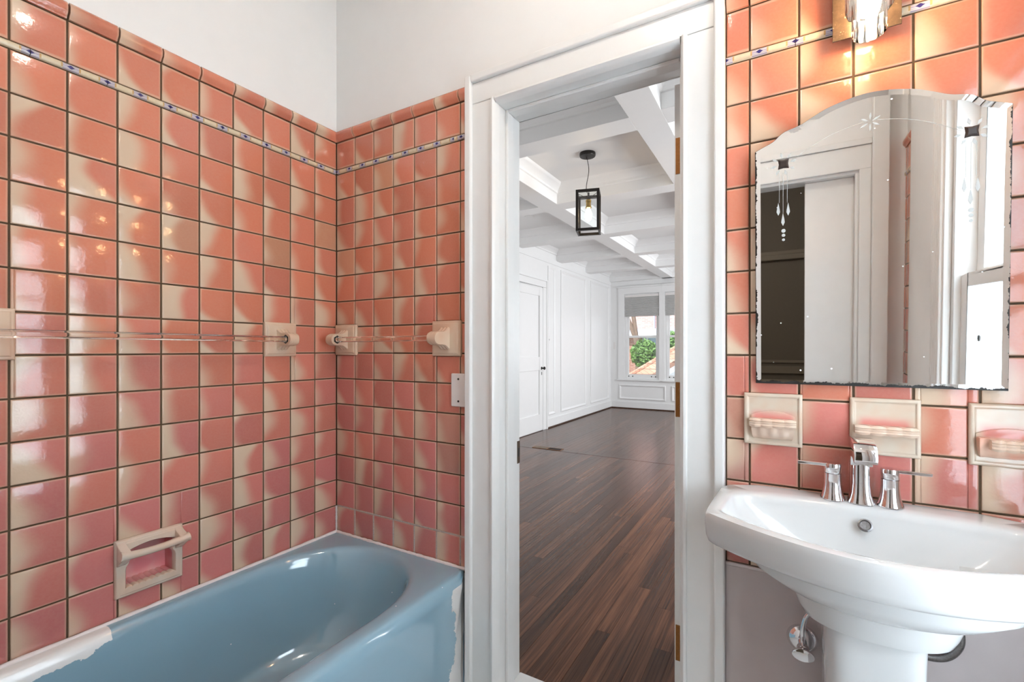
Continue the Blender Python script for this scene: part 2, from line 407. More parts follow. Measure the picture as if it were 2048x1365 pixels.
def link(name, me, parent=None, mtx=None, color=None):
    o = bpy.data.objects.new(name, me); COL.objects.link(o)
    if parent is not None: o.parent = parent
    if mtx is not None: o.matrix_local = mtx
    if color is not None: o.color = color
    return o
def obj(name, mb, mat, parent=None, smooth=None, bevel=0.0, seg=2, mtx=None):
    return link(name, mesh_of(name, mb, mat, smooth, bevel, seg), parent, mtx)
def tag(o, label, cat=None, group=None, kind=None):
    o['label'] = label
    if cat: o['category'] = cat
    if group: o['group'] = group
    if kind: o['kind'] = kind
    return o
def empty(name, loc=(0, 0, 0), rz=0.0):
    o = bpy.data.objects.new(name, None); COL.objects.link(o); o.location = loc; o.rotation_euler = (0, 0, rz); o.empty_display_size = 0.05; return o
def struct(name, mb, mat, label, cat, **k):
    o = obj(name, mb, mat, **k); return tag(o, label, cat, kind='structure')
def B(*boxes):
    mb = MB()
    for a, b in boxes: mb.box(a, b)
    return mb

# ------------------------------------------------------------------ shell of the bathroom
ZS = 1.965; ZS2 = 1.985; ZC = 2.102; ZCT = 2.150     # liner, cap row
RIM = 0.425
XR = 2.20; YB = -1.74; HB = 2.78                      # bathroom right wall, back wall, ceiling
OX0, OX1, OZ = 0.826, 1.426, 2.052                    # door opening to the far room
WT = 0.13                                             # thickness of the dividing wall
DEP = 0.007                                           # grout bed behind the tile faces

wall_front = struct('wall_front', B(((-1.6, DEP, 0), (OX0 - 0.02, WT, HB + 0.1)), ((OX1 + 0.02, DEP, 0), (3.5, WT, HB + 0.1)), ((OX0 - 0.02, DEP, OZ + 0.02), (OX1 + 0.02, WT, HB + 0.1))),
                    M['wall'], 'pink tiled bathroom wall holding the open doorway and the sink', 'wall')
obj('plaster_skin', B(((0, -0.001, ZCT - 0.004), (XR, DEP, HB))), M['wall'], wall_front)
obj('grout_bed', B(((-0.007, 0.003, RIM - 0.02), (0.7035, DEP, ZCT - 0.003))), M['grout'], wall_front)
obj('grout_bed', B(((1.5385, 0.003, 0.6), (XR, DEP, ZCT - 0.003))), M['grout'], wall_front)
obj('lower_board', B(((1.539, -0.002, 0.0), (XR, DEP, 0.640))), M['panel'], wall_front, bevel=0.002)
obj('board_edge', B(((1.539, -0.005, 0.640), (XR, DEP, 0.648))), M['caulk'], wall_front, bevel=0.002)

# soap dish recess in the left wall
SD = (-0.776, -0.602, 0.485, 0.652)                   # y0 y1 z0 z1
HOLE = (SD[0] + 0.016, SD[1] - 0.016, SD[2] + 0.016, SD[3] - 0.02)
def holed(x0, x1, y0, y1, z0, z1):
    a, b, c, d = HOLE
    return [((x0, y0, z0), (x1, a, z1)), ((x0, b, z0), (x1, y1, z1)), ((x0, a, z0), (x1, b, c)), ((x0, a, d), (x1, b, z1))]
wall_left = struct('wall_left', B(*holed(-0.12, -DEP, YB - 0.1, WT - 0.13 + DEP, 0, HB + 0.1)), M['wall'],
                   'pink tiled bathroom wall running along the blue bathtub', 'wall')
obj('plaster_skin', B(((-DEP, YB, ZCT - 0.004), (0.001, 0, HB))), M['wall'], wall_left)
obj('grout_bed', B(*holed(-DEP, -0.003, YB, 0.0, RIM - 0.2, ZCT)), M['grout'], wall_left)

floor_b = struct('floor', B(((-0.1, YB, -0.05), (XR + 0.1, 0.0, 0.0))), M['floorb'], 'pale bathroom floor below the sink', 'floor')
ceil_b = struct('ceiling', B(((-0.1, YB - 0.1, HB), (XR + 0.2, 0.0, HB + 0.1))), M['ceil'], 'white bathroom ceiling', 'ceiling')

# right wall with the frosted window (seen in the mirror)
WY0, WY1, WZ0, WZ1 = -0.98, -0.22, 0.45, 2.06
wall_right = struct('wall_right', B(((XR, YB - 0.1, 0), (XR + 0.12, WY0, HB)), ((XR, WY1, 0), (XR + 0.12, 0.0, HB)), ((XR, WY0, 0), (XR + 0.12, WY1, WZ0)), ((XR, WY0, WZ1), (XR + 0.12, WY1, HB))),
                    M['wall'], 'bathroom wall with frosted window seen in the mirror', 'wall')
obj('grout_bed', B(((XR - 0.003, YB, 0.45), (XR, -1.50, ZCT))), M['grout'], wall_right)

# back wall with the doorway to the dim hall (seen in the mirror)
BX0, BX1, BZ = 1.32, 2.005, 2.03
wall_back = struct('wall_back', B(((-0.1, YB - 0.12, 0), (BX0, YB, HB)), ((BX1, YB - 0.12, 0), (XR + 0.12, YB, HB)), ((BX0, YB - 0.12, BZ), (BX1, YB, HB))),
                   M['wall'], 'white bathroom wall with hall doorway seen in the mirror', 'wall')
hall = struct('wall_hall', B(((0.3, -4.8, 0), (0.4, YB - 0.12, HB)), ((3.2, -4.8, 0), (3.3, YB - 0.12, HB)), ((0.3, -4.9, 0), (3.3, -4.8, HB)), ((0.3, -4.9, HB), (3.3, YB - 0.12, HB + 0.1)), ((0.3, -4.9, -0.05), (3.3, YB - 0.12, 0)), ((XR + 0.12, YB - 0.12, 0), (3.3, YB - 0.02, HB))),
              M['hall'], 'hall behind the doorway reflected in the mirror, its dimness put into the colour', 'wall')
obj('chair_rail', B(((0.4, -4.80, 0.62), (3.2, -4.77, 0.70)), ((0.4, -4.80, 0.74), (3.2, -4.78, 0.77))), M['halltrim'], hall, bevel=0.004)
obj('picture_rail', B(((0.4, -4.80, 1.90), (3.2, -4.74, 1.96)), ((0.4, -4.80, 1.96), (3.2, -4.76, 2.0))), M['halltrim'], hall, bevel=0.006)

# ------------------------------------------------------------------ tiles
def place(plane, a, z, d=0.0):
    """matrix putting a tile centre on a wall; a runs to the right when facing the wall"""
    if plane == 'front': m = Matrix.Translation((a, -d, z))
    elif plane == 'left': m = Matrix.Translation((d, a, z)) @ Matrix.Rotation(R(90), 4, 'Z')
    elif plane == 'right': m = Matrix.Translation((XR - d - 0.006, -a, z)) @ Matrix.Rotation(R(-90), 4, 'Z')
    return m
_cache = {}
def tile_mesh(rects):
    """rects in local x,z around the tile centre; pillowed edge, face at y=0, body back to y=DEP"""
    key = tuple(round(c, 4) for r in rects for c in r)
    if key in _cache: return _cache[key]
    mb = MB()
    for x0, x1, z0, z1 in rects:
        def ring(i, y): return [(x0 + i, y, z0 + i), (x1 - i, y, z0 + i), (x1 - i, y, z1 - i), (x0 + i, y, z1 - i)]
        mb.loft([ring(0, DEP - 0.001), ring(0, 0.0016), ring(0.0010, 0.0004), ring(0.003, 0.0)], cap0=False)
    me = mesh_of('tile', mb, M['tile'], smooth=50)
    _cache[key] = me
    return me
def subtract(rects, h):
    out = []
    a, b, c, d = h
    for x0, x1, z0, z1 in rects:
        if x1 <= a or x0 >= b or z1 <= c or z0 >= d: out.append((x0, x1, z0, z1)); continue
        if x0 < a: out.append((x0, a, z0, z1))
        if x1 > b: out.append((b, x1, z0, z1))
        xa, xb = max(x0, a), min(x1, b)
        if z0 < c: out.append((xa, xb, z0, c))
        if z1 > d: out.append((xa, xb, d, z1))
    return [r for r in out if r[1] - r[0] > 0.004 and r[3] - r[2] > 0.004]
rng = random.Random(5)
def glaze(z):
    t = min(1, max(0, (1.45 - z) / 0.9))  # tint runs from coral high up to pinker lower down
    t = min(1, max(0, t + rng.uniform(-0.28, 0.28)))
    a = (0.63, 0.195, 0.115); b = (0.57, 0.172, 0.165)
    k = rng.uniform(0.86, 1.10)
    g = rng.random() < 0.035                       # now and then a duller, greyer tile
    c = [(p * (1 - t) + q * t) * k for p, q in zip(a, b)]
    if g: c = [c[0] * 0.88, c[1] * 1.2 + 0.02, c[2] * 1.15 + 0.02]
    return (c[0], c[1], c[2], 1)
G = 0.0046
def tiles(plane, parent, cols, rows, holes=(), z_pink=None):
    for i in range(len(cols) - 1):
        for j in range(len(rows) - 1):
            x0, x1, z0, z1 = cols[i] + G / 2, cols[i + 1] - G / 2, rows[j] + G / 2, rows[j + 1] - G / 2
            rs = [(x0, x1, z0, z1)]
            for h in holes: rs = subtract(rs, h)
            if not rs: continue
            cx, cz = (cols[i] + cols[i + 1]) / 2, (rows[j] + rows[j + 1]) / 2
            loc = [(a - cx, b - cx, c - cz, d - cz) for a, b, c, d in rs]
            m = place(plane, cx, cz, rng.uniform(-0.0003, 0.0005)) @ Matrix.Rotation(R(rng.gauss(0, 0.10)), 4, 'X') @ Matrix.Rotation(R(rng.gauss(0, 0.10)), 4, 'Z')
            link('tile', tile_mesh(loc), parent, m, glaze(cz))
def caps(plane, parent, cols):
    prof = [(DEP, ZC + 0.002), (-0.003, ZC + 0.002), (-0.006, ZC + 0.008), (-0.013, ZC + 0.016), (-0.0145, ZC + 0.030), (-0.011, ZC + 0.040), (-0.005, ZC + 0.046), (0.002, ZCT), (DEP, ZCT)]
    for i in range(len(cols) - 1):
        cx = (cols[i] + cols[i + 1]) / 2; hw = (cols[i + 1] - cols[i]) / 2 - G / 2
        key = ('cap', round(hw, 4))
        if key not in _cache:
            zc = (ZC + ZCT) / 2
            _cache[key] = mesh_of('cap_tile', MB().prism(prof, lambda p: (-hw, p[0], p[1] - zc), lambda p: (hw, p[0], p[1] - zc)), M['tile'], smooth=60)
        m = place(plane, cx, (ZC + ZCT) / 2, rng.uniform(-0.0005, 0.001))
        link('cap_tile', _cache[key], parent, m, glaze(2.1))
def liners(plane, parent, a0, a1):
    L_ = 0.158; x = a0
    while x < a1 - 0.004:
        hw = min(L_, a1 - x) / 2 - 0.0008
        key = ('lin', round(hw, 4))
        if key not in _cache:
            pr = [(DEP, -0.0085), (-0.001, -0.0085), (-0.004, -0.006), (-0.005, 0), (-0.004, 0.006), (-0.001, 0.0085), (DEP, 0.0085)]
            _cache[key] = mesh_of('liner_tile', MB().prism(pr, lambda p: (-hw, p[0], p[1]), lambda p: (hw, p[0], p[1])), M['liner'], smooth=50)
        link('liner_tile', _cache[key], parent, place(plane, x + hw + 0.0008, (ZS + ZS2) / 2))
        x += L_
rows_full = [RIM + 0.0] + [ZS - k * T for k in range(13, -1, -1)]
colsF = [0.0] + [0.114 + T * i for i in range(6)] + [0.7035]
HB_ = [(1.584, 1.712, 0.967, 1.098), (1.807, 1.936, 0.967, 1.096), (2.014, 2.143, 0.965, 1.095)]       # holders below the mirror
POSTF = [(0.002, 0.128, 1.184, 1.316), (0.538, 0.671, 1.184, 1.316)]
POSTL = [(-0.327, -0.198, 1.185, 1.311), (-1.107, -0.978, 1.185, 1.311)]
tiles('front', wall_front, colsF, rows_full, POSTF)
tiles('front', wall_front, colsF, [ZS2, ZC])
caps('front', wall_front, colsF); liners('front', wall_front, 0.006, 0.7035)
colsR = [1.5395] + [1.596 + 0.1093 * i for i in range(6)] + [XR]
rowsR = [0.648] + [ZS - 0.1100 * k for k in range(11, -1, -1)]
tiles('front', wall_front, colsR, rowsR, HB_)
tiles('front', wall_front, colsR, [ZS2, ZC])
caps('front', wall_front, colsR); liners('front', wall_front, 1.5395, XR)
colsL = [YB]; y = -0.107 - T * 14
while y < -0.05: colsL.append(y); y += T
colsL.append(0.0)
tiles('left', wall_left, colsL, rows_full, POSTL + [SD])
tiles('left', wall_left, colsL, [ZS2, ZC])
caps('left', wall_left, colsL); liners('left', wall_left, YB, -0.004)
colsW = [1.50, 1.61, 1.72, 1.74]
tiles('right', wall_right, colsW, [0.535 + T * k for k in range(14)])
tiles('right', wall_right, colsW, [ZS2, ZC]); caps('right', wall_right, colsW); liners('right', wall_right, 1.50, 1.74)

# ------------------------------------------------------------------ doorway to the far room
def casing_leg(name, x0, x1, z0, z1, outer_left, parent):
    """x0 < x1; flat board, raised back band on the outer side, bead on the inner side"""
    s = 1 if outer_left else -1
    o = x0 if outer_left else x1; i = x1 if outer_left else x0
    mb = B(((o + s * 0.020, -0.017, z0), (i - s * 0.016, 0.004, z1)))
    leg = obj(name, mb, M['trim'], parent, bevel=0.002)
    obj('back_band', B(((o, -0.031, z0), (o + s * 0.026, 0.004, OZ + 0.115))), M['trim'], parent, bevel=0.005, seg=3)
    pr = [(0, 0.004), (0, -0.018), (0.003, -0.024), (0.009, -0.025), (0.014, -0.020), (0.018, -0.012), (0.021, 0.004)]
    obj('inner_bead', MB().prism(pr, lambda p: (i - s * 0.021 + s * p[0], p[1], z0), lambda p: (i - s * 0.021 + s * p[0], p[1], OZ + 0.018)), M['trim'], parent, smooth=40)
trim1 = struct('trim_1', B(((OX0 - 0.02, 0.0, 0), (OX0, 0.148, OZ)), ((OX1, 0.0, 0), (OX1 + 0.02, 0.148, OZ)), ((OX0 - 0.02, 0.0, OZ), (OX1 + 0.02, 0.148, OZ + 0.02))), M['trim'],
               'white moulded casing and jambs around the open doorway', 'door frame', bevel=0.0015)
casing_leg('casing_leg', 0.7035, OX0 + 0.002, 0, OZ + 0.016, True, trim1)
casing_leg('casing_leg', OX1 - 0.002, 1.539, 0, OZ + 0.016, False, trim1)
obj('head_casing', B(((0.7297, -0.017, OZ + 0.018), (1.5128, 0.004, OZ + 0.0892))), M['trim'], trim1, bevel=0.002)
obj('back_band', B(((0.7297, -0.031, OZ + 0.0895), (1.5128, 0.004, OZ + 0.115))), M['trim'], trim1, bevel=0.005, seg=3)
prh = [(0, 0.004), (0, -0.018), (0.003, -0.024), (0.009, -0.025), (0.014, -0.020), (0.018, -0.012), (0.021, 0.004)]
obj('inner_bead', MB().prism(prh, lambda p: (OX0, p[1], OZ + 0.019 - p[0]), lambda p: (OX1, p[1], OZ + 0.019 - p[0])), M['trim'], trim1, smooth=40)
for xx, s in ((OX0, 1), (OX1, -1)):
    obj('door_stop', B(((xx, 0.045, 0.012), (xx + s * 0.012, 0.088, OZ))), M['trim'], trim1, bevel=0.003)
obj('door_stop', B(((OX0 + 0.012, 0.045, OZ - 0.012), (OX1 - 0.012, 0.088, OZ))), M['trim'], trim1, bevel=0.003)
sp = obj('strike_plate', B(((OX0 - 0.0002, 0.130, 0.790), (OX0 + 0.0015, 0.1478, 0.872))), M['bronze'], trim1)
sp['label'] = 'tarnished brass strike plate'
obj('latch_hole', B(((OX0 + 0.0012, 0.134, 0.815), (OX0 + 0.002, 0.144, 0.847))), M['dark'], sp)
struct('trim_2', B(((OX0 - 0.0, -0.02, 0.0), (OX1, 0.153, 0.012))), M['marble'], 'white marble threshold under the open doorway', 'threshold', bevel=0.003)
# far-room side casing
struct('trim_3', B(((OX0 - 0.11, 0.131, 0), (OX0 - 0.012, 0.149, OZ + 0.1)), ((OX1 + 0.012, 0.131, 0), (OX1 + 0.11, 0.149, OZ + 0.1)), ((OX0 - 0.012, 0.131, OZ + 0.012), (OX1 + 0.012, 0.149, OZ + 0.1))),
       M['trim'], 'white casing on the far side of the open doorway', 'door frame', bevel=0.002)

# the bathroom door, swung fully open into the far room: we see its hinge edge
DX = 1.3775
door1 = empty('door_1', (DX + 0.017, 0.156, 0.0)); tag(door1, 'white door swung open beyond the doorway, brass hinges on its edge', 'door', kind='structure')
obj('door_slab', B(((-0.017, 0, 0.012), (0.017, 0.10, 2.036)), ((-0.017, 0.50, 0.012), (0.017, 0.595, 2.036)), ((-0.017, 0.10, 1.93), (0.017, 0.50, 2.036)), ((-0.017, 0.10, 0.9), (0.017, 0.50, 1.04)), ((-0.017, 0.10, 0.012), (0.017, 0.50, 0.22))), M['trim'], door1, bevel=0.0015)
obj('door_panel', B(((-0.008, 0.09, 0.21), (0.008, 0.51, 0.91))), M['trim'], door1)
obj('door_panel', B(((-0.008, 0.09, 1.03), (0.008, 0.51, 1.94))), M['trim'], door1)
for z0, z1 in ((1.756, 1.868), (1.000, 1.108), (0.242, 0.352)):
    h = obj('hinge', B(((-0.0135, -0.0022, z0), (0.026, 0.0005, z1))), M['brass'], door1)
    h['label'] = 'aged brass hinge leaf'
    for q in (0.22, 0.70):
        zc = z0 + (z1 - z0) * (1 - q)
        obj('screw', MB().lathe([(0.0001, 0.0045), (0.0045, 0.0042), (0.0055, 0.0022)], (0.001, 0.0, zc), 12, 'y'), M['brass'], h, smooth=40)
    obj('hinge_knuckle', MB().lathe([(0.006, z0), (0.006, z1)], (0.030, -0.003, 0), 10), M['brass'], h, smooth=40)
kn = obj('door_knob', MB().lathe([(0.026, 0.0), (0.026, 0.004), (0.009, 0.008), (0.009, 0.03), (0.024, 0.04), (0.026, 0.052), (0.015, 0.062), (0.0005, 0.064)], (0, 0, 0), 20, 'x').tf(Matrix.Translation((-0.017, 0.54, 0.97)) @ Matrix.Rotation(R(180), 4, 'Z')), M['black'], door1, smooth=40)

# ------------------------------------------------------------------ far room
BL, BRX, BF = -1.48, 3.40, 8.10       # left wall, right wall, far wall
BC, BB = 2.79, 2.61                   # ceiling, beam soffit
bedfloor = struct('floor_far_room', B(((BL - 0.1, 0.13, -0.06), (BRX + 0.1, BF + 0.1, -0.0085))), M['subfloor'], 'dark stained oak strip floor of the far room', 'floor')
obj('floor_field', B(((1.66, 0.13, -0.0085), (BRX, BF, 0.0))), M['plank'], bedfloor)
ume = mesh_of('plank', B(((-0.5, -0.5, -1), (0.5, 0.5, 0))), M['plank'])
PW = 0.0628
def plank_run(y0, y1):
    nx = int((1.66 - BL) / PW)
    for i in range(nx):
        x = BL + (i + 0.5) * PW; yy = y0 - rng.uniform(0, 1.6)
        while yy < y1:
            ln = rng.uniform(0.9, 2.7) ; a, b = max(yy, y0), min(yy + ln, y1); yy += ln
            if b - a < 0.05: continue
            sv = x + PW / 2 - 0.15 * 0
            m = Matrix.Translation((x, (a + b) / 2, rng.uniform(-0.0004, 0.0))) @ Matrix.Diagonal((PW - 0.0011, b - a - 0.001, 0.008, 1))
            link('plank', ume, bedfloor, m)
plank_run(0.135, 3.70); plank_run(3.79, BF)
for k in range(3):
    a = BL + k * 1.05
    obj('seam_board', B(((a, 3.703, -0.008), (a + 1.048, 3.787, 0.001))), M['plank'], bedfloor)
# floor register
vt = empty('floor_vent', (-0.82, 3.775, 0.0)); tag(vt, 'flat metal floor register set into the wood floor', 'floor vent')
obj('vent_frame', B(((-0.20, -0.05, 0.0), (-0.19, 0.05, 0.005)), ((0.17, -0.05, 0.0), (0.18, 0.05, 0.005)), ((-0.19, -0.05, 0.0), (0.17, -0.042, 0.005)), ((-0.19, 0.042, 0.0), (0.17, 0.05, 0.005)), ((-0.02, -0.042, 0), (0.0, 0.042, 0.005))), M['brass'], vt)
obj('vent_well', B(((-0.19, -0.042, 0.0012), (0.17, 0.042, 0.002))), M['dark'], vt)
for k in range(9):
    obj('louver', B(((-0.188 + 0.0, -0.040 + k * 0.0095, 0.002), (-0.02, -0.036 + k * 0.0095, 0.0045))), M['halltrim'], vt)
    obj('louver', B(((0.0, -0.040 + k * 0.0095, 0.002), (0.168, -0.037 + k * 0.0095, 0.004))), M['black'], vt)

bl = struct('wall_far_room_left', B(((BL - 0.1, WT, -0.05), (BL, BF, BC + 0.1))), M['bedwall'], 'white panelled wall on the left of the far room', 'wall')
WX = [(-1.187, -0.489), (-0.377, 0.321)]; WBZ0, WBZ1 = 0.60, 2.32
bf = struct('wall_far_room_end', B(((BL - 0.1, BF, -0.05), (WX[0][0], BF + 0.14, BC + 0.1)), ((WX[0][1], BF, -0.05), (WX[1][0], BF + 0.14, BC + 0.1)), ((WX[1][1], BF, -0.05), (BRX + 0.1, BF + 0.14, BC + 0.1)),
                               ((WX[0][0], BF, -0.05), (WX[0][1], BF + 0.14, WBZ0)), ((WX[1][0], BF, -0.05), (WX[1][1], BF + 0.14, WBZ0)), ((WX[0][0], BF, WBZ1), (WX[0][1], BF + 0.14, BC + 0.1)), ((WX[1][0], BF, WBZ1), (WX[1][1], BF + 0.14, BC + 0.1))),
            M['bedwall'], 'white end wall of the far room with two windows', 'wall')
SW = [(1.35, 3.25), (5.05, 6.95)]  # unseen window openings, added to let daylight into the far room
br_boxes = [((BRX, WT, -0.05), (BRX + 0.14, SW[0][0], BC + 0.1)), ((BRX, SW[0][1], -0.05), (BRX + 0.14, SW[1][0], BC + 0.1)), ((BRX, SW[1][1], -0.05), (BRX + 0.14, BF + 0.14, BC + 0.1))]
for a, b in SW: br_boxes += [((BRX, a, -0.05), (BRX + 0.14, b, 0.65)), ((BRX, a, 2.35), (BRX + 0.14, b, BC + 0.1))]
struct('wall_far_room_right', B(*br_boxes), M['bedwall'], 'white side wall of the far room hidden right of the doorway', 'wall')

ceil2 = struct('ceiling_far_room', B(((BL - 0.1, WT, BC), (BRX + 0.14, BF + 0.14, BC + 0.1))), M['ceil'], 'white coffered ceiling of the far room', 'ceiling')
YBM = [(1.43, 1.62), (2.742, 2.932), (4.10, 4.285), (5.42, 5.605), (6.67, 6.86)]
XBM = [(-0.425, -0.225), (0.858, 1.048), (2.14, 2.33)]
for a, b in XBM: obj('ceiling_beam', B(((a, WT, BB), (b, BF, BC))), M['ceil'], ceil2, bevel=0.002)
xb = [BL] + [c for p in XBM for c in p] + [BRX]; yb = [WT] + [c for p in YBM for c in p] + [BF]
for a, b in YBM:
    for i in range(0, len(xb), 2): obj('ceiling_beam', B(((xb[i], a, BB), (xb[i + 1], b, BC))), M['ceil'], ceil2, bevel=0.002)
obj('ceiling_border', B(((BL, BF - 0.10, BB), (BRX, BF, BC)), ((BL, WT, BB), (BRX, WT + 0.10, BC))), M['ceil'], ceil2)
def crown(x0, x1, y0, y1):
    prof = [(0, -0.085), (0.012, -0.08), (0.016, -0.062), (0.034, -0.040), (0.060, -0.024), (0.068, -0.012), (0.075, 0.0)]   # inset, drop
    rings = [[(x0 + i, y0 + i, BC + d), (x1 - i, y0 + i, BC + d), (x1 - i, y1 - i, BC + d), (x0 + i, y1 - i, BC + d)] for i, d in prof]
    obj('crown_moulding', MB().loft(rings, False, False), M['ceil'], ceil2, smooth=25)
for i in range(0, len(xb), 2):
    for j in range(0, len(yb), 2):
        ya, y2 = yb[j], yb[j + 1]
        if j == 0: ya += 0.10
        if j == len(yb) - 2: y2 -= 0.10
        crown(xb[i], xb[i + 1], ya, y2)

# panel mouldings, left wall
def frame_moulding(parent, f, a0, a1, z0, z1, wd=0.032, th=0.014):
    """rectangular picture-frame moulding; f(a, d, z) -> 3-D"""
    prof = [(0, 0), (0, th * 0.7), (wd * 0.35, th), (wd * 0.7, th * 0.6), (wd, th * 0.25), (wd, 0)]
    rings = [[f(a0 + i, d, z0 + i), f(a1 - i, d, z0 + i), f(a1 - i, d, z1 - i), f(a0 + i, d, z1 - i)] for i, d in prof]
    obj('panel_moulding', MB().loft(rings, False, False), M['bedwall'], parent, smooth=20)
fl = lambda a, d, z: (BL + d, a, z)
ff = lambda a, d, z: (a, BF - d, z)
for a0, a1 in ((5.10, 5.355), (5.575, 6.667), (6.916, 7.95), (2.2, 3.0), (0.6, 2.0)): frame_moulding(bl, fl, a0, a1, 0.195, 2.495, 0.04, 0.02)
obj('wall_rail', B(((BL, WT, 2.54), (BL + 0.012, BF, BB + 0.01))), M['bedwall'], bl, bevel=0.003)
frame_moulding(bf, ff, -1.30, -0.365, 0.188, 0.487, 0.04, 0.02); frame_moulding(bf, ff, -0.25, 0.45, 0.188, 0.487, 0.04, 0.02)
struct('baseboard_left', B(((BL, WT, 0.0), (BL + 0.016, 3.98, 0.14)), ((BL, 5.07, 0), (BL + 0.016, BF, 0.14))), M['bedwall'], 'white baseboard below the wall panels of the far room', 'baseboard', bevel=0.003)
struct('baseboard_end', B(((BL, BF - 0.016, 0), (BRX, BF, 0.14))), M['bedwall'], 'white baseboard under the far windows', 'baseboard', bevel=0.003)
struct('trim_4', B(((BL + 0.016, 5.07, 0.0), (BL + 0.032, BF - 0.03, 0.020)), ((BL + 0.016, BF - 0.034, 0), (BRX, BF - 0.016, 0.020))), M['shoe'], 'thin dark shoe moulding where the floor meets the far walls', 'moulding', bevel=0.004)

# door on the left wall
d2 = empty('door_2', (BL, 4.49, 0)); tag(d2, 'white two-panel door with black knob in the left wall of the far room', 'door', kind='structure')
y0, y1 = -0.405, 0.405
obj('door_slab', B(((0.0, y0, 0.01), (0.022, y0 + 0.11, 2.13)), ((0.0, y1 - 0.11, 0.01), (0.022, y1, 2.13)), ((0, y0 + 0.11, 2.0), (0.022, y1 - 0.11, 2.13)), ((0, y0 + 0.11, 0.90), (0.022, y1 - 0.11, 1.10)), ((0, y0 + 0.11, 0.01), (0.022, y1 - 0.11, 0.25))), M['bedwall'], d2, bevel=0.003)
obj('door_panel', B(((0, y0 + 0.1, 0.24), (0.008, y1 - 0.1, 0.91))), M['bedwall'], d2); obj('door_panel', B(((0, y0 + 0.1, 1.09), (0.008, y1 - 0.1, 2.01))), M['bedwall'], d2)
k2 = obj('knob', MB().lathe([(0.022, 0.0), (0.022, 0.004), (0.009, 0.008), (0.009, 0.03), (0.022, 0.038), (0.025, 0.048), (0.018, 0.058), (0.0005, 0.06)], (0.022, 0.365, 0.93), 18, 'x'), M['black'], d2, smooth=40)
k2['label'] = 'black round door knob'
obj('keyhole_plate', B(((0.022, 0.358, 0.83), (0.025, 0.372, 0.875))), M['black'], d2, bevel=0.001)
t5 = struct('trim_5', B(((BL, 4.49 - 0.52, 0), (BL + 0.026, 4.49 - 0.41, 2.14)), ((BL, 4.49 + 0.41, 0), (BL + 0.026, 4.49 + 0.52, 2.14)), ((BL, 4.49 - 0.52, 2.142), (BL + 0.026, 4.49 + 0.52, 2.235))), M['bedwall'], 'white casing around the black-knobbed door of the far room', 'door frame', bevel=0.004)
obj('outer_band', B(((BL, 5.01, 0), (BL + 0.038, 5.045, 2.26)), ((BL, 3.935, 0), (BL + 0.038, 3.97, 2.26)), ((BL, 3.97, 2.235), (BL + 0.038, 5.01, 2.26))), M['bedwall'], t5, bevel=0.005)
sw = empty('light_switch', (BL, 5.135, 1.36)); tag(sw, 'white switch plate beside the black-knobbed door', 'switch')
obj('plate', B(((0, -0.022, -0.058), (0.006, 0.022, 0.058))), M['plastic'], sw, bevel=0.003); obj('toggle', B(((0.006, -0.004, -0.012), (0.014, 0.004, 0.012))), M['dark'], sw, bevel=0.001)
tag(obj('outlet_plate', B(((BL + 0.055, BF - 0.006, 1.22), (BL + 0.10, BF, 1.36))), M['plastic'], None, bevel=0.003), 'small white blank plate on end wall left of windows', 'wall plate')

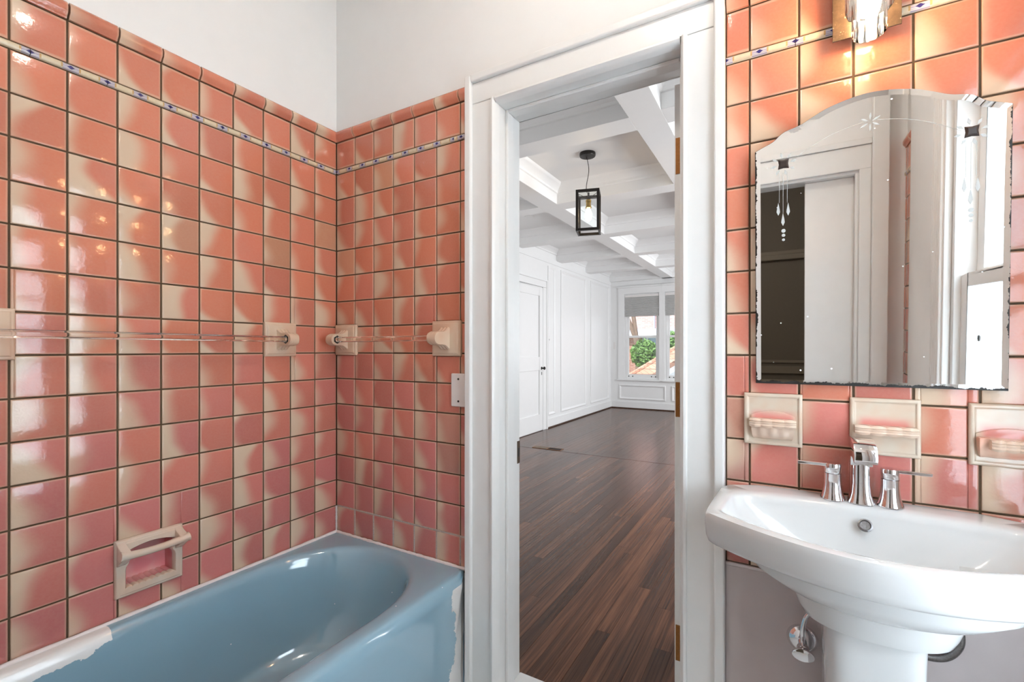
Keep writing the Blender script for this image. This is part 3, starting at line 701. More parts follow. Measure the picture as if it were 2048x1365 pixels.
# far windows
for wi, (a, b) in enumerate(WX):
    wn = empty('window_%d' % (wi + 1), ((a + b) / 2, BF, WBZ0))
    tag(wn, ['white double-hung window at the left of the far end wall', 'white double-hung window half hidden behind the open door'][wi], 'window', kind='structure')
    hw = (b - a) / 2; H = WBZ1 - WBZ0; mz = 0.87
    fr = obj('window_frame', B(((-hw, 0.0, 0), (-hw + 0.03, 0.12, H)), ((hw - 0.03, 0.0, 0), (hw, 0.12, H)), ((-hw + 0.03, 0, H - 0.03), (hw - 0.03, 0.12, H)), ((-hw + 0.03, 0, 0), (hw - 0.03, 0.12, 0.025))), M['bedwall'], wn, bevel=0.002)
    for nm, za, zb, yy in (('lower_sash', 0.025, mz + 0.02, 0.035), ('upper_sash', mz - 0.02, H - 0.03, 0.075)):
        s_ = obj(nm, B(((-hw + 0.03, yy, za), (-hw + 0.075, yy + 0.035, zb)), ((hw - 0.075, yy, za), (hw - 0.03, yy + 0.035, zb)), ((-hw + 0.075, yy, za), (hw - 0.075, yy + 0.035, za + (0.075 if nm == 'lower_sash' else 0.04))), ((-hw + 0.075, yy, zb - 0.04), (hw - 0.075, yy + 0.035, zb))), M['bedwall'], wn, bevel=0.003)
        obj('pane', B(((-hw + 0.07, yy + 0.015, za + 0.035), (hw - 0.07, yy + 0.019, zb - 0.035))), M['pane'], s_)
        if nm == 'lower_sash':
            for sx in (-0.27, -0.19, 0.19, 0.27):
                obj('sash_stud', MB().lathe([(0.011, 0), (0.011, 0.006), (0.004, 0.012)], (sx, yy, za + 0.035), 10, 'y'), M['dark'], s_, smooth=40)
    c1 = 0.13; c2 = 0.112 / 2
    L0, L1 = (c1, c2) if wi == 0 else (c2, c1)
    obj('window_casing', B(((-hw - L0, -0.022, 0), (-hw, 0, H + 0.02)), ((hw, -0.022, 0), (hw + L1, 0, H + 0.02)), ((-hw - L0, -0.022, H + 0.02), (hw + L1, 0, H + 0.15))), M['bedwall'], wn, bevel=0.003)
    obj('head_cap', B(((-hw - L0 - 0.02, -0.045, H + 0.15), (hw + L1 + (0.02 if wi else 0), 0, H + 0.185))), M['bedwall'], wn, bevel=0.005)
    obj('window_sill', B(((-hw - L0 - 0.02, -0.05, -0.028), (hw + L1 + (0.02 if wi else 0), 0.03, 0.0))), M['bedwall'], wn, bevel=0.005)
    sh = empty('window_shade', ((a + b) / 2, BF, WBZ0 + H)); tag(sh, ['light grey cellular shade pulled partway down the left far window', 'light grey cellular shade on the half-hidden far window'][wi], 'shade', 'shades on the far windows')
    obj('head_rail', B(((-hw + 0.004, -0.012, -0.045), (hw - 0.004, 0.028, -0.002))), M['plastic'], sh, bevel=0.006)
    n = 18; pts = []
    mbp = MB()
    for k in range(n):
        za, zb = -0.045 - (0.375) * k / n, -0.045 - 0.375 * (k + 1) / n; zm = (za + zb) / 2
        prf = [(-0.002, za), (-0.010, zm), (-0.002, zb), (0.014, zb), (0.022, zm), (0.014, za)]
        mbp.prism(prf, lambda p: (-hw + 0.006, p[0], p[1]), lambda p: (hw - 0.006, p[0], p[1]))
    obj('pleated_fabric', mbp, M['shade'], sh)
    obj('bottom_rail', B(((-hw + 0.006, -0.012, -0.442), (hw - 0.006, 0.026, -0.42))), M['shade'], sh, bevel=0.004)
for k, (a, b) in enumerate(SW):
    wn = empty('window_%d' % (4 + k), (BRX, (a + b) / 2, 0.65)); tag(wn, ['unseen side window added to light the far room, nearer one', 'unseen side window added to light the far room, farther one'][k], 'window', kind='structure')
    hw = (b - a) / 2
    obj('window_frame', B(((0, -hw, 0), (0.1, -hw + 0.06, 1.7)), ((0, hw - 0.06, 0), (0.1, hw, 1.7)), ((0, -hw, 1.64), (0.1, hw, 1.7)), ((0, -hw, 0), (0.1, hw, 0.06)), ((0, -0.04, 0.06), (0.1, 0.04, 1.64))), M['bedwall'], wn)

# pendant lantern
pl = empty('pendant_lantern', (0.30, 2.19, BC)); tag(pl, 'black open box pendant lantern with glowing bulb in the far room', 'pendant lamp')
obj('canopy', MB().lathe([(0.0005, 0.0), (0.063, 0.0), (0.064, -0.004), (0.064, -0.022), (0.060, -0.028), (0.0005, -0.029)], n=32), M['black'], pl, smooth=40)
obj('cord', MB().tube([(-0.008 + 0.019 * math.sin(t * 5.5) * (0.4 + t * 0.6) + 0.018 * t, 0.004 * math.sin(4 * t), -0.028 - t * 0.29) for t in [i / 14 for i in range(15)]], 0.0026, 6), M['black'], pl, smooth=60)
lan = Matrix.Translation((0.008, 0, -0.318)) @ Matrix.Rotation(R(16), 4, 'Z')
wq, hq, t_ = 0.092, 0.325, 0.011
bars = [((-wq, s * wq - t_ * (s + 1) , 0), (wq, s * wq - t_ * (s - 1), -2 * t_)) for s in (-1, 1)]
fr_i = 0
for s in (-1, 1):
    y_a, y_b = (s * wq, s * wq - s * 0.018)
    obj('frame_rectangle', B(((-wq, y_a, 0), (-wq + 0.02, y_b, -hq)), ((wq - 0.02, y_a, 0), (wq, y_b, -hq)), ((-wq + 0.02, y_a, 0), (wq - 0.02, y_b, -0.02)), ((-wq + 0.02, y_a, -hq + 0.02), (wq - 0.02, y_b, -hq))), M['black'], pl, mtx=lan)
for sx in (-1, 1):
    for zz in (0, -hq + 0.012):
        obj('cross_bar', B(((sx * wq, -wq + 0.018, zz), (sx * (wq - 0.012), wq - 0.018, zz - 0.012))), M['black'], pl, mtx=lan)
hub = obj('hub', MB().lathe([(0.0005, 0.0), (0.008, -0.001), (0.008, -0.05), (0.012, -0.055), (0.012, -0.062), (0.0005, -0.063)], n=14), M['black'], pl, smooth=40, mtx=lan)
for k in range(8):
    a = k * math.pi / 4; rr = 0.074 * (1.41 if k % 2 else 1.0)
    obj('spoke', MB().tube([(0, 0, -0.05), (rr * math.cos(a), rr * math.sin(a), -0.03)], 0.0022, 5), M['black'], pl, mtx=lan)
so = obj('socket', MB().lathe([(0.014, -0.055), (0.022, -0.062), (0.022, -0.078), (0.019, -0.082), (0.021, -0.115), (0.024, -0.118), (0.024, -0.126), (0.016, -0.128)], n=20), M['gold'], pl, smooth=35, mtx=lan)
so['label'] = 'brass bulb socket'
bu = obj('bulb', MB().lathe([(0.012, -0.126), (0.016, -0.140), (0.024, -0.160), (0.027, -0.185), (0.024, -0.21), (0.014, -0.226), (0.0005, -0.232)], n=20), M['pbulb'], pl, smooth=60, mtx=lan)
obj('glass_panel', B(((-wq + 0.02, -wq + 0.008, -0.02), (wq - 0.02, -wq + 0.010, -hq + 0.02))), M['pane'], pl, mtx=lan)

dl = empty('downlight', (-0.955, 3.52, BC)); tag(dl, 'small round recessed ceiling light left of the pendant lantern', 'downlight')
obj('trim_ring', MB().lathe([(0.034, 0.0), (0.048, 0.0), (0.047, -0.005), (0.034, -0.004)], n=24), M['ceil'], dl, smooth=40)
obj('lens', MB().lathe([(0.0005, -0.001), (0.036, -0.001), (0.036, -0.003), (0.0005, -0.0032)], n=24), M['spot'], dl, smooth=40)

# ------------------------------------------------------------------ outside the far windows
tag(obj('ground', B(((-25, 8.4, -3.6), (25, 45, -3.5))), M['grass'], None), 'green lawn far below the far windows', 'ground', kind='structure')
hs = empty('brick_house', (-3.9, 20.0, -3.5)); tag(hs, 'pink brick neighbouring house seen through the far windows', 'building')
obj('upper_wall', B(((-6, 0.9, 5.45), (8, 6, 9.5))), M['brick'], hs); obj('lower_wall', B(((-0.2, 0.3, 0), (8, 6, 5.4))), M['siding'], hs)
obj('lower_wall', B(((-0.75, 0.0, 0), (-0.15, 6, 5.4))), M['brick2'], hs)
obj('porch_roof', MB().prism([(-0.35, 5.38), (-0.35, 5.46), (1.0, 5.72), (1.0, 5.38)], lambda p: (-0.85, p[0], p[1]), lambda p: (8, p[0], p[1])), M['slate'], hs)
obj('gutter', B(((-0.9, -0.45, 5.30), (8, -0.30, 5.40))), M['outwhite'], hs)
for k in range(4):
    xx = 0.05 + k * 0.95
    f_ = obj('window', B(((xx, 0.25, 4.2), (xx + 0.62, 0.32, 5.3))), M['outwhite'], hs)
    obj('pane', B(((xx + 0.08, 0.24, 4.75), (xx + 0.54, 0.26, 5.22))), M['winglass'], f_); obj('pane', B(((xx + 0.08, 0.24, 4.28), (xx + 0.54, 0.26, 4.68))), M['winglass'], f_)
obj('downspout', B(((0.22, 0.82, 5.6), (0.29, 0.9, 9.5))), M['slate'], hs)
obj('corner_board', B(((-0.95, -0.05, 0), (-0.72, 0.2, 5.3))), M['outwhite'], hs)
gr = empty('garage', (-2.1, 12.4, -3.5)); tag(gr, 'low garage with red tile roof and white gable below the far window', 'building')
GA = lambda p: (p[0] + 2.1, p[1] - 12.4, p[2] + 3.5)
H0, H1, H2, H3, H4 = (-3.45, 9.75, -0.6), (-0.99, 14.1, 1.485), (3.0, 14.1, 1.485), (3.0, 9.75, -0.6), (-3.45, 14.6, -0.6)
H5 = (3.0, 14.6, -0.6)
obj('roof', MB().add([GA(p) for p in (H0, H1, H2, H3, H4, H5)], [(0, 3, 2, 1), (0, 1, 4), (1, 2, 5, 4), (2, 3, 5), (0, 4, 5, 3)]), M['rooft'], gr)
obj('hip_cap', MB().tube([GA(H0), GA(H1)], 0.07, 8), M['rooft'], gr)
obj('garage_wall', B((GA((-3.2, 10.0, -3.5)), GA((2.8, 14.4, -0.62)))), M['outwhite'], gr)
gp = [(-1.9, 0.03), (-0.3, 1.05), (1.3, 0.03)]
obj('wing_roof', MB().prism([gp[0], gp[1], gp[2], (1.3, -0.07), (-0.3, 0.93), (-1.9, -0.07)], lambda p: GA((p[0], 9.3, p[1])), lambda p: GA((p[0], 13.2, p[1]))), M['rooft'], gr)
obj('gable_wall', MB().prism([(-1.7, -3.5), (1.1, -3.5), (1.1, 0.0), (-0.3, 0.90), (-1.7, 0.0)], lambda p: GA((p[0], 9.5, p[1])), lambda p: GA((p[0], 9.6, p[1]))), M['outwhite'], gr)
obj('fascia', MB().prism([(-1.9, -0.09), (-0.3, 0.93), (-0.3, 0.81), (-1.9, -0.21)], lambda p: GA((p[0], 9.24, p[1])), lambda p: GA((p[0], 9.30, p[1]))), M['outwhite'], gr)
tr = empty('tree', (-3.45, 16.2, -3.5)); tag(tr, 'bare brown double tree trunk outside the far window', 'tree')
obj('trunk', MB().tube([(0.35, 0, 0), (0.33, 0, 3.2), (0.30, 0, 4.9), (0.05, 0, 5.6), (-0.35, 0, 6.6), (-0.8, 0, 8.2)], [0.12, 0.10, 0.085, 0.08, 0.07, 0.06], 10), M['bark'], tr, smooth=60)
obj('branch', MB().tube([(0.30, 0, 4.9), (0.16, 0.1, 5.7), (0.0, 0.15, 6.8), (-0.2, 0.2, 8.4)], [0.085, 0.08, 0.07, 0.05], 10), M['bark'], tr, smooth=60)
def bush(loc, rx, rz, n, label, seed):
    rg = random.Random(seed); e = empty('shrub', loc); tag(e, label, 'shrub', 'shrubs outside the far windows')
    obj('stem', MB().tube([(0, 0, -4.0), (0.03, 0, -1), (0, 0, rz * 0.3)], [0.06, 0.05, 0.02], 8), M['bark'], e, smooth=60)
    mb = MB()
    for i in range(n):
        d = Vector((rg.gauss(0, 1), rg.gauss(0, 1), rg.gauss(0, 1))).normalized() * (rg.random() ** 0.45)
        c = Vector((d.x * rx, d.y * rx, d.z * rz)); a = Vector((rg.gauss(0, 1), rg.gauss(0, 1), rg.gauss(0, 1))).normalized(); b = a.orthogonal().normalized()
        L = rg.uniform(0.05, 0.10)
        mb.add([c - a * L, c + b * L * 0.45, c + a * L, c - b * L * 0.45], [(0, 1, 2, 3)])
    f = obj('foliage', mb, M['leaf'], e); f['kind'] = 'stuff'
bush((-2.62, 15.25, 1.05), 0.50, 0.52, 1500, 'leafy green shrub above the red garage roof', 3)
bush((-1.75, 15.3, 1.35), 0.30, 0.50, 900, 'leafy green shrub outside the half-hidden window', 4)

# ------------------------------------------------------------------ bathtub
TX1, TY0 = 0.704, -1.66
tub = empty('bathtub', (0, 0, 0)); tag(tub, 'blue enamelled bathtub with peeling white patches along the tiled wall', 'bathtub')
NR = 144; CX, CY = 0.338, -0.83
def ray_rect(x0, x1, ya, yb_, inset=0.0, N=NR, rr=0.0):
    out = []
    for k in range(N):
        a = 2 * math.pi * k / N; dx, dy = math.cos(a), math.sin(a); t = 1e9
        if dx > 1e-9: t = min(t, (x1 - inset - CX) / dx)
        if dx < -1e-9: t = min(t, (x0 - CX) / dx)
        if dy > 1e-9: t = min(t, (yb_ - CY) / dy)
        if dy < -1e-9: t = min(t, (ya + inset - CY) / dy)
        out.append((CX + dx * t, CY + dy * t))
    return out
def ray_super(hx, hy, e, cy=0.0, cx=0.0, N=NR):
    """stadium-like inner outline sampled by the same rays"""
    out = []
    for k in range(N):
        a = 2 * math.pi * k / N; dx, dy = math.cos(a), math.sin(a)
        lo, hi = 0.0, 3.0
        for _ in range(40):
            m = (lo + hi) / 2; x = abs(dx * m - cx) / hx; yv = dy * m - cy
            q = max(0.0, abs(yv) - (hy - 0.36)) / 0.36
            if x ** e + q ** e < 1: lo = m
            else: hi = m
        out.append((CX + dx * lo, CY + dy * lo))
    return out
def at(ring, z): return [(p[0], p[1], z) for p in ring]
def shrink(ring, k, ky=None):
    ky = k if ky is None else ky
    return [(CX + (p[0] - CX) * k, CY + (p[1] - CY) * ky) for p in ring]
inn = ray_super(0.292, 0.785, 2.15)
OR = lambda i: ray_rect(0.001, TX1, TY0, -0.001, i)
rings = [at(OR(0.016), 0.0), at(OR(0.012), 0.20), at(OR(0.004), 0.34), at(OR(0.0), 0.375), at(OR(0.001), 0.395), at(OR(0.006), 0.409), at(OR(0.014), 0.418), at(OR(0.024), 0.423), at(OR(0.034), 0.4245)]
rings += [at(shrink(inn, 1.075, 1.026), 0.4247), at(shrink(inn, 1.05, 1.018), 0.4238), at(shrink(inn, 1.022, 1.008), 0.4200), at(inn, 0.4125), at(shrink(inn, 0.982, 0.99), 0.398), at(shrink(inn, 0.968, 0.981), 0.376),
          at(shrink(inn, 0.935, 0.955), 0.30), at(shrink(inn, 0.89, 0.915), 0.20), at(shrink(inn, 0.84, 0.87), 0.12), at(shrink(inn, 0.74, 0.80), 0.075), at(shrink(inn, 0.55, 0.65), 0.06), at(shrink(inn, 0.05, 0.05), 0.055)]
obj('tub_shell', MB().loft(rings), M['tub'], tub, smooth=70)
obj('drain', MB().lathe([(0.026, 0.0), (0.026, 0.004), (0.016, 0.005), (0.0005, 0.003)], (CX, CY + 0.45, 0.063), 20), M['chrome'], tub, smooth=40)
ck = tub
def bead(p0, p1, r0, seed):
    rg = random.Random(seed); n = 60; pth = []; rs = []
    for i in range(n + 1):
        t = i / n; pth.append([p0[k] + (p1[k] - p0[k]) * t for k in range(3)]); rs.append(r0 * rg.uniform(0.8, 1.25))
    return MB().tube(pth, rs, 8)
obj('caulk_bead', bead((0.008, -0.0075, RIM + 0.001), (0.702, -0.0075, RIM + 0.001), 0.0062, 1), M['caulk'], ck, smooth=60)
obj('caulk_bead', bead((0.0085, -1.655, RIM + 0.001), (0.0085, -0.008, RIM + 0.001), 0.0065, 2), M['caulk'], ck, smooth=60)
obj('caulk_bead', bead((0.0045, -0.0045, RIM), (0.0045, -0.0045, RIM + 0.11), 0.0035, 3), M['caulk'], ck, smooth=60)
# pale crumbly repair grout in the lowest joints of the tub end wall
obj('repair_grout', bead((0.004, 0.0012, ZS - 13 * T), (0.7035, 0.0012, ZS - 13 * T), 0.0027, 7), M['regrout'], wall_front, smooth=60)
for k in range(6):
    xg = 0.114 + T * k
    obj('repair_grout', bead((xg, 0.0012, RIM + 0.004), (xg, 0.0012, ZS - 13 * T), 0.0027, 9 + k), M['regrout'], wall_front, smooth=60)

# ------------------------------------------------------------------ recessed soap dish with grab bar on the left wall
sd = empty('soap_dish', (0, (SD[0] + SD[1]) / 2, (SD[2] + SD[3]) / 2), R(90))
tag(sd, 'cream ceramic recessed soap dish with grab bar above the bathtub', 'soap dish')
hw, hh = (SD[1] - SD[0]) / 2, (SD[3] - SD[2]) / 2
def pl_(x, z, d): return (x, -d, z)          # local: x right, z up, d out of the wall
ow, oh = hw, hh
outer = [(-ow, -oh), (ow, -oh), (ow, oh), (-ow, oh)]
# frame whose opening has waisted sides and a beaded lower lip
iw, ih0, ih1 = hw - 0.024, -hh + 0.028, hh - 0.036
inner = []
for k in range(25):
    t = k / 24; inner.append((-iw + 2 * iw * t, ih0 + 0.0035 * abs(math.sin(t * math.pi * 8))))
for k in range(1, 13):
    t = k / 12; bul = 0.010 * math.exp(-((t - 0.72) / 0.10) ** 2); inner.append((iw - bul, ih0 + (ih1 - ih0) * t))
for k in range(1, 24):
    t = k / 24; inner.append((iw - 2 * iw * t, ih1 + 0.012 * math.sin(math.pi * t)))
for k in range(12, 0, -1):
    t = k / 12; bul = 0.010 * math.exp(-((t - 0.72) / 0.10) ** 2); inner.append((-iw + bul, ih0 + (ih1 - ih0) * t))
n_in = len(inner)
def ring_outer(inset):
    res = []
    for (x, z) in inner:
        k = max(abs(x) / (ow), abs(z) / (oh)); sx, sz = x / k, z / k
        res.append((max(-ow + inset, min(ow - inset, sx)), max(-oh + inset, min(oh - inset, sz))))
    # snap the samples nearest the corners
    for c in ((-ow + inset, -oh + inset), (ow - inset, -oh + inset), (ow - inset, oh - inset), (-ow + inset, oh - inset)):
        j = min(range(len(res)), key=lambda i: (res[i][0] - c[0]) ** 2 + (res[i][1] - c[1]) ** 2); res[j] = c
    return res
rg_ = [[pl_(x, z, -0.006) for x, z in ring_outer(0)], [pl_(x, z, 0.009) for x, z in ring_outer(0)], [pl_(x, z, 0.013) for x, z in ring_outer(0.004)], [pl_(x, z, 0.013) for x, z in ring_outer(0.008)],
       [pl_(x, z, 0.016) for x, z in ring_outer(0.011)], [pl_(x * 1.04, z * 1.04, 0.016) for x, z in inner], [pl_(x, z, 0.012) for x, z in inner], [pl_(x, z, -0.006) for x, z in inner]]
obj('dish_frame', MB().loft(rg_, False, False), M['cream2'], sd, smooth=45)
back = [(x * 0.95, z * 0.93) for x, z in inner]
rc = obj('dish_recess', MB().loft([[pl_(x, z, -0.004) for x, z in inner], [pl_(x * 0.985, z * 0.98, -0.030) for x, z in inner], [pl_(x, z, -0.042) for x, z in back]], False, True), M['rosy'], sd, smooth=40)
rc['label'] = 'rosy pink glazed recess'
gb = []
for k in range(25):
    t = k / 24 * 2 - 1; r = 0.0125 - 0.0022 * (1 - t * t) + (0.0018 if abs(t) > 0.97 else 0)
    gb.append((t * (hw + 0.002), r))
obj('grab_bar', MB().tube([pl_(x, hh - 0.040 + 0.010 * (x / hw) ** 2 * 0.6, 0.046) for x, r in gb], [r for x, r in gb], 10), M['cream2'], sd, smooth=50)
for s in (-1, 1):
    prf = [(0.010, hh - 0.004), (0.024, hh - 0.014), (0.040, hh - 0.020), (0.052, hh - 0.026), (0.054, hh - 0.044), (0.040, hh - 0.054), (0.024, hh - 0.066), (0.010, hh - 0.074)]
    obj('bar_bracket', MB().prism(prf, lambda p: pl_(s * (hw - 0.002), p[1], p[0]), lambda p: pl_(s * (hw - 0.024), p[1], p[0])), M['cream2'], sd, smooth=50, bevel=0.002)

# ------------------------------------------------------------------ towel bars
def bracket(parent, x, side):
    """ceramic wall plate and fluted post; local x right, z up, out of the wall = -y. side: +1 socket faces right, -1 left"""
    obj('wall_plate', MB().loft([[(x + sx * w_, -d, sz * w_) for sx, sz in ((-1, -1), (1, -1), (1, 1), (-1, 1))] for w_, d in ((0.0645, -0.005), (0.0645, 0.007), (0.061, 0.010), (0.0575, 0.010), (0.0535, 0.014), (0.020, 0.0145))]), M['cream'], parent, bevel=0.0012, smooth=40)
    rings = []
    for d, hh_, sc in ((0.012, 0.043, 0.023), (0.018, 0.039, 0.022), (0.026, 0.032, 0.0205), (0.036, 0.0262, 0.020), (0.050, 0.0250, 0.020), (0.066, 0.0250, 0.020), (0.076, 0.0235, 0.020), (0.084, 0.0195, 0.0195), (0.090, 0.0130, 0.019), (0.0925, 0.004, 0.0185)):
        ring = []
        n = 13
        for k in range(n):
            a = -1 + 2 * k / (n - 1); rib = 0.90 + 0.10 * abs(math.sin(1.5 * math.pi * (a + 1) / 1.0)); ring.append((x + a * sc, -d, hh_ * rib))
        for k in range(n):
            a = 1 - 2 * k / (n - 1); rib = 0.90 + 0.10 * abs(math.sin(1.5 * math.pi * (a + 1) / 1.0)); ring.append((x + a * sc, -d, -hh_ * rib))
        rings.append(ring)
    obj('post', MB().loft(rings), M['cream'], parent, smooth=35)
    hexr = lambda r, xx: [(xx, -0.066 + r * math.cos(k * math.pi / 3 + math.pi / 6), r * math.sin(k * math.pi / 3 + math.pi / 6)) for k in range(6)]
    xs = x + side * 0.0204
    obj('socket', MB().loft([hexr(0.0175, xs - side * 0.003), hexr(0.0175, xs), ]), M['dark'], parent)
def towel_bar(loc, rz, x0, x1, label):
    e = empty('towel_bar', loc, rz); tag(e, label, 'towel bar', 'glass towel bars')
    bracket(e, x0, 1); bracket(e, x1, -1)
    hexr = lambda r, xx: [(xx, -0.066 + r * math.cos(k * math.pi / 3), r * math.sin(k * math.pi / 3)) for k in range(6)]
    g = obj('glass_rod', MB().loft([hexr(0.0125, x0 + 0.0215), hexr(0.0125, x1 - 0.0215)]), M['rod'], e, bevel=0.0015)
    g['label'] = 'clear hexagonal glass rod'
towel_bar((0, 0, 1.250), 0, 0.0655, 0.6045, 'short clear glass towel bar on peach ceramic posts beside the doorway')
towel_bar((0, 0, 1.248), R(90), -1.0425, -0.2625, 'long clear glass towel bar on the tiled wall above the bathtub')

# blank plate on the tile by the casing
bp = empty('blank_plate', (0.6615, 0, 1.063)); tag(bp, 'small white blank cover plate on tile beside the door casing', 'wall plate')
obj('plate', B(((-0.034, -0.008, -0.060), (0.034, 0.0, 0.060))), M['plastic'], bp, bevel=0.004, seg=3)
for s in (-1, 1): obj('screw', MB().lathe([(0.004, 0.0075), (0.004, 0.009), (0.0005, 0.0092)], (0, 0, s * 0.040), 10, 'y'), M['dark'], bp)

# ------------------------------------------------------------------ mirror
half = [(-0.230, 0.0), (-0.231, 0.583), (-0.215, 0.590), (-0.192, 0.599), (-0.176, 0.614), (-0.165, 0.620), (-0.135, 0.627), (-0.105, 0.643), (-0.079, 0.655), (-0.038, 0.6655), (0.0, 0.6695)]
ol = half + [(-x, z) for x, z in reversed(half[:-1])]
def smooth_poly(p, it=1, keep=2):
    for _ in range(it):
        q = []
        n = len(p)
        for i in range(n):
            a, b = p[i], p[(i + 1) % n]
            q += [(a[0] * .8 + b[0] * .2, a[1] * .8 + b[1] * .2), (a[0] * .2 + b[0] * .8, a[1] * .2 + b[1] * .8)] if math.dist(a, b) < 0.12 else [a, b]
        p = q
    return p
ol = smooth_poly(ol, 2)
mir = empty('mirror', (1.842, -0.008, 1.125)); tag(mir, 'frameless arched wall mirror with worn black edges and etched pendants', 'mirror')
mir.rotation_euler = (R(1.9), 0, 0)
cz = 0.3
ins = lambda k: [(x * (1 - k / 0.231), cz + (z - cz) * (1 - k / 0.33)) for x, z in ol]
mb = MB().loft([[(x, 0.0, z) for x, z in ol], [(x, -0.0035, z) for x, z in ol], [(x, -0.005, z) for x, z in ins(0.011)]], True, True)
obj('mirror_glass', mb, M['mirror'], mir)
obj('backing_board', MB().loft([[(x * 1.006, 0.0, cz + (z - cz) * 1.004) for x, z in ol], [(x * 1.006, 0.0030, cz + (z - cz) * 1.004) for x, z in ol]]), M['rose'], mir)
def disc_pts(c, pts): return [(c[0] + x, -0.0056, c[1] + z) for x, z in pts]
for sx in (-1, 1):
    c = (sx * 0.170, 0.541)
    star = [((0.0165 if k % 2 == 0 else 0.010) * math.cos(k * math.pi / 4 + math.pi / 4), (0.0165 if k % 2 == 0 else 0.010) * math.sin(k * math.pi / 4 + math.pi / 4)) for k in range(8)]
    ro = obj('rosette', MB().loft([disc_pts(c, star), [(c[0] + x * 0.6, -0.0095, c[1] + z * 0.6) for x, z in star]]), M['rose'], mir); ro['label'] = 'dark star-shaped rosette'
    for k in range(8):
        a = k * math.pi / 4 + 0.2; mbp = MB()
        q = [(0.015, 0), (0.022, 0.0032), (0.029, 0), (0.022, -0.0032)]
        obj('etched_petal', MB().loft([disc_pts(c, [(x * math.cos(a) - z * math.sin(a), x * math.sin(a) + z * math.cos(a)) for x, z in q]), [(p[0], -0.0050, p[2]) for p in disc_pts(c, [(x * math.cos(a) - z * math.sin(a), x * math.sin(a) + z * math.cos(a)) for x, z in q])]]), M['etch'], mir)
    for dx, zt in ((-0.011, 0.428), (0.010, 0.426), (-0.001, 0.402)):
        drop = [(0, 0.020), (0.003, 0.004), (0.0038, -0.003), (0, -0.012), (-0.0038, -0.003), (-0.003, 0.004)]
        pts = [(c[0] + dx + x, -0.0056, zt + z) for x, z in drop]
        obj('etched_drop', MB().loft([pts, [(p[0], -0.0050, p[2]) for p in pts]]), M['etch'], mir)
        obj('etched_line', B(((c[0] + dx * 0.8 - 0.0004, -0.0054, zt + 0.02), (c[0] + dx * 0.8 + 0.0004, -0.0050, 0.520))), M['etch'], mir)
    for q, zz in enumerate((0.378, 0.367, 0.356)):
        obj('etched_dot', MB().lathe([(0.0048 - q * 0.0007, 0.0050), (0.0045 - q * 0.0007, 0.0056), (0.0005, 0.0057)], (c[0], 0, zz), 10, 'y'), M['etch'], mir)
    sc = [(sx * (0.155 - 0.150 * t), 0.545 + 0.060 * t + 0.012 * math.sin(math.pi * t)) for t in [i / 12 for i in range(13)]]
    obj('etched_line', MB().tube([(x, -0.0051, z) for x, z in sc], 0.0004, 4), M['etch'], mir)
for k in range(6):
    a = k * math.pi / 3 + 0.5; q = [(0.004, 0), (0.012, 0.0022), (0.021, 0), (0.012, -0.0022)]
    pts = [(x * math.cos(a) - z * math.sin(a), -0.0056, 0.602 + x * math.sin(a) + z * math.cos(a)) for x, z in q]
    obj('etched_petal', MB().loft([pts, [(p[0], -0.005, p[2]) for p in pts]]), M['etch'], mir)

# ------------------------------------------------------------------ ceramic holders below the mirror
def holder_plate(e, w=0.0645, h=0.0655):
    obj('back_plate', MB().loft([[(sx * (w - i), -d, sz * (h - i)) for sx, sz in ((-1, -1), (1, -1), (1, 1), (-1, 1))] for i, d in ((0, -0.005), (0, 0.006), (0.003, 0.010), (0.0075, 0.010), (0.010, 0.0065), (0.014, 0.006))]), M['blush'], e, bevel=0.0012, smooth=40)
def lip(e, z, w, d0, d1, h, mat):
    """fluted horizontal lip; scalloped along its length"""
    rings = []
    n = 49
    for k in range(n):
        t = k / (n - 1) * 2 - 1; x = t * w; sc = 0.0022 * abs(math.sin(t * math.pi * 2.0)); dd = d1 + sc - 0.004 * abs(t) ** 6
        rings.append([(x, -d0, z - h), (x, -dd + 0.004, z - h - sc), (x, -dd, z - h + 0.004), (x, -dd + 0.002, z - h * 0.62), (x, -dd, z - h * 0.45), (x, -dd + 0.002, z - h * 0.28), (x, -dd - 0.001, z - 0.004), (x, -dd + 0.003, z + sc), (x, -d0, z + 0.001)])
    o = obj('fluted_lip', MB().loft(rings), mat, e, smooth=30); return o
def bowl(e, z, w, depth, drop, mat):
    """cupped body hanging under the lip"""
    rings = []
    for k in range(9):
        a = k / 8 * math.pi / 2; zz = z - drop * math.sin(a); dd = 0.004 + depth * math.cos(a); ww = w * (0.86 + 0.14 * math.cos(a))
        ring = []
        for j in range(25):
            t = j / 24 * 2 - 1; ring.append((t * ww, -(dd * (1 - 0.25 * t * t) + 0.0015 * math.cos(t * 12)), zz))
        ring += [(ww, -0.002, zz), (-ww, -0.002, zz)]
        rings.append(ring)
    obj('cup', MB().loft(rings), mat, e, smooth=50)
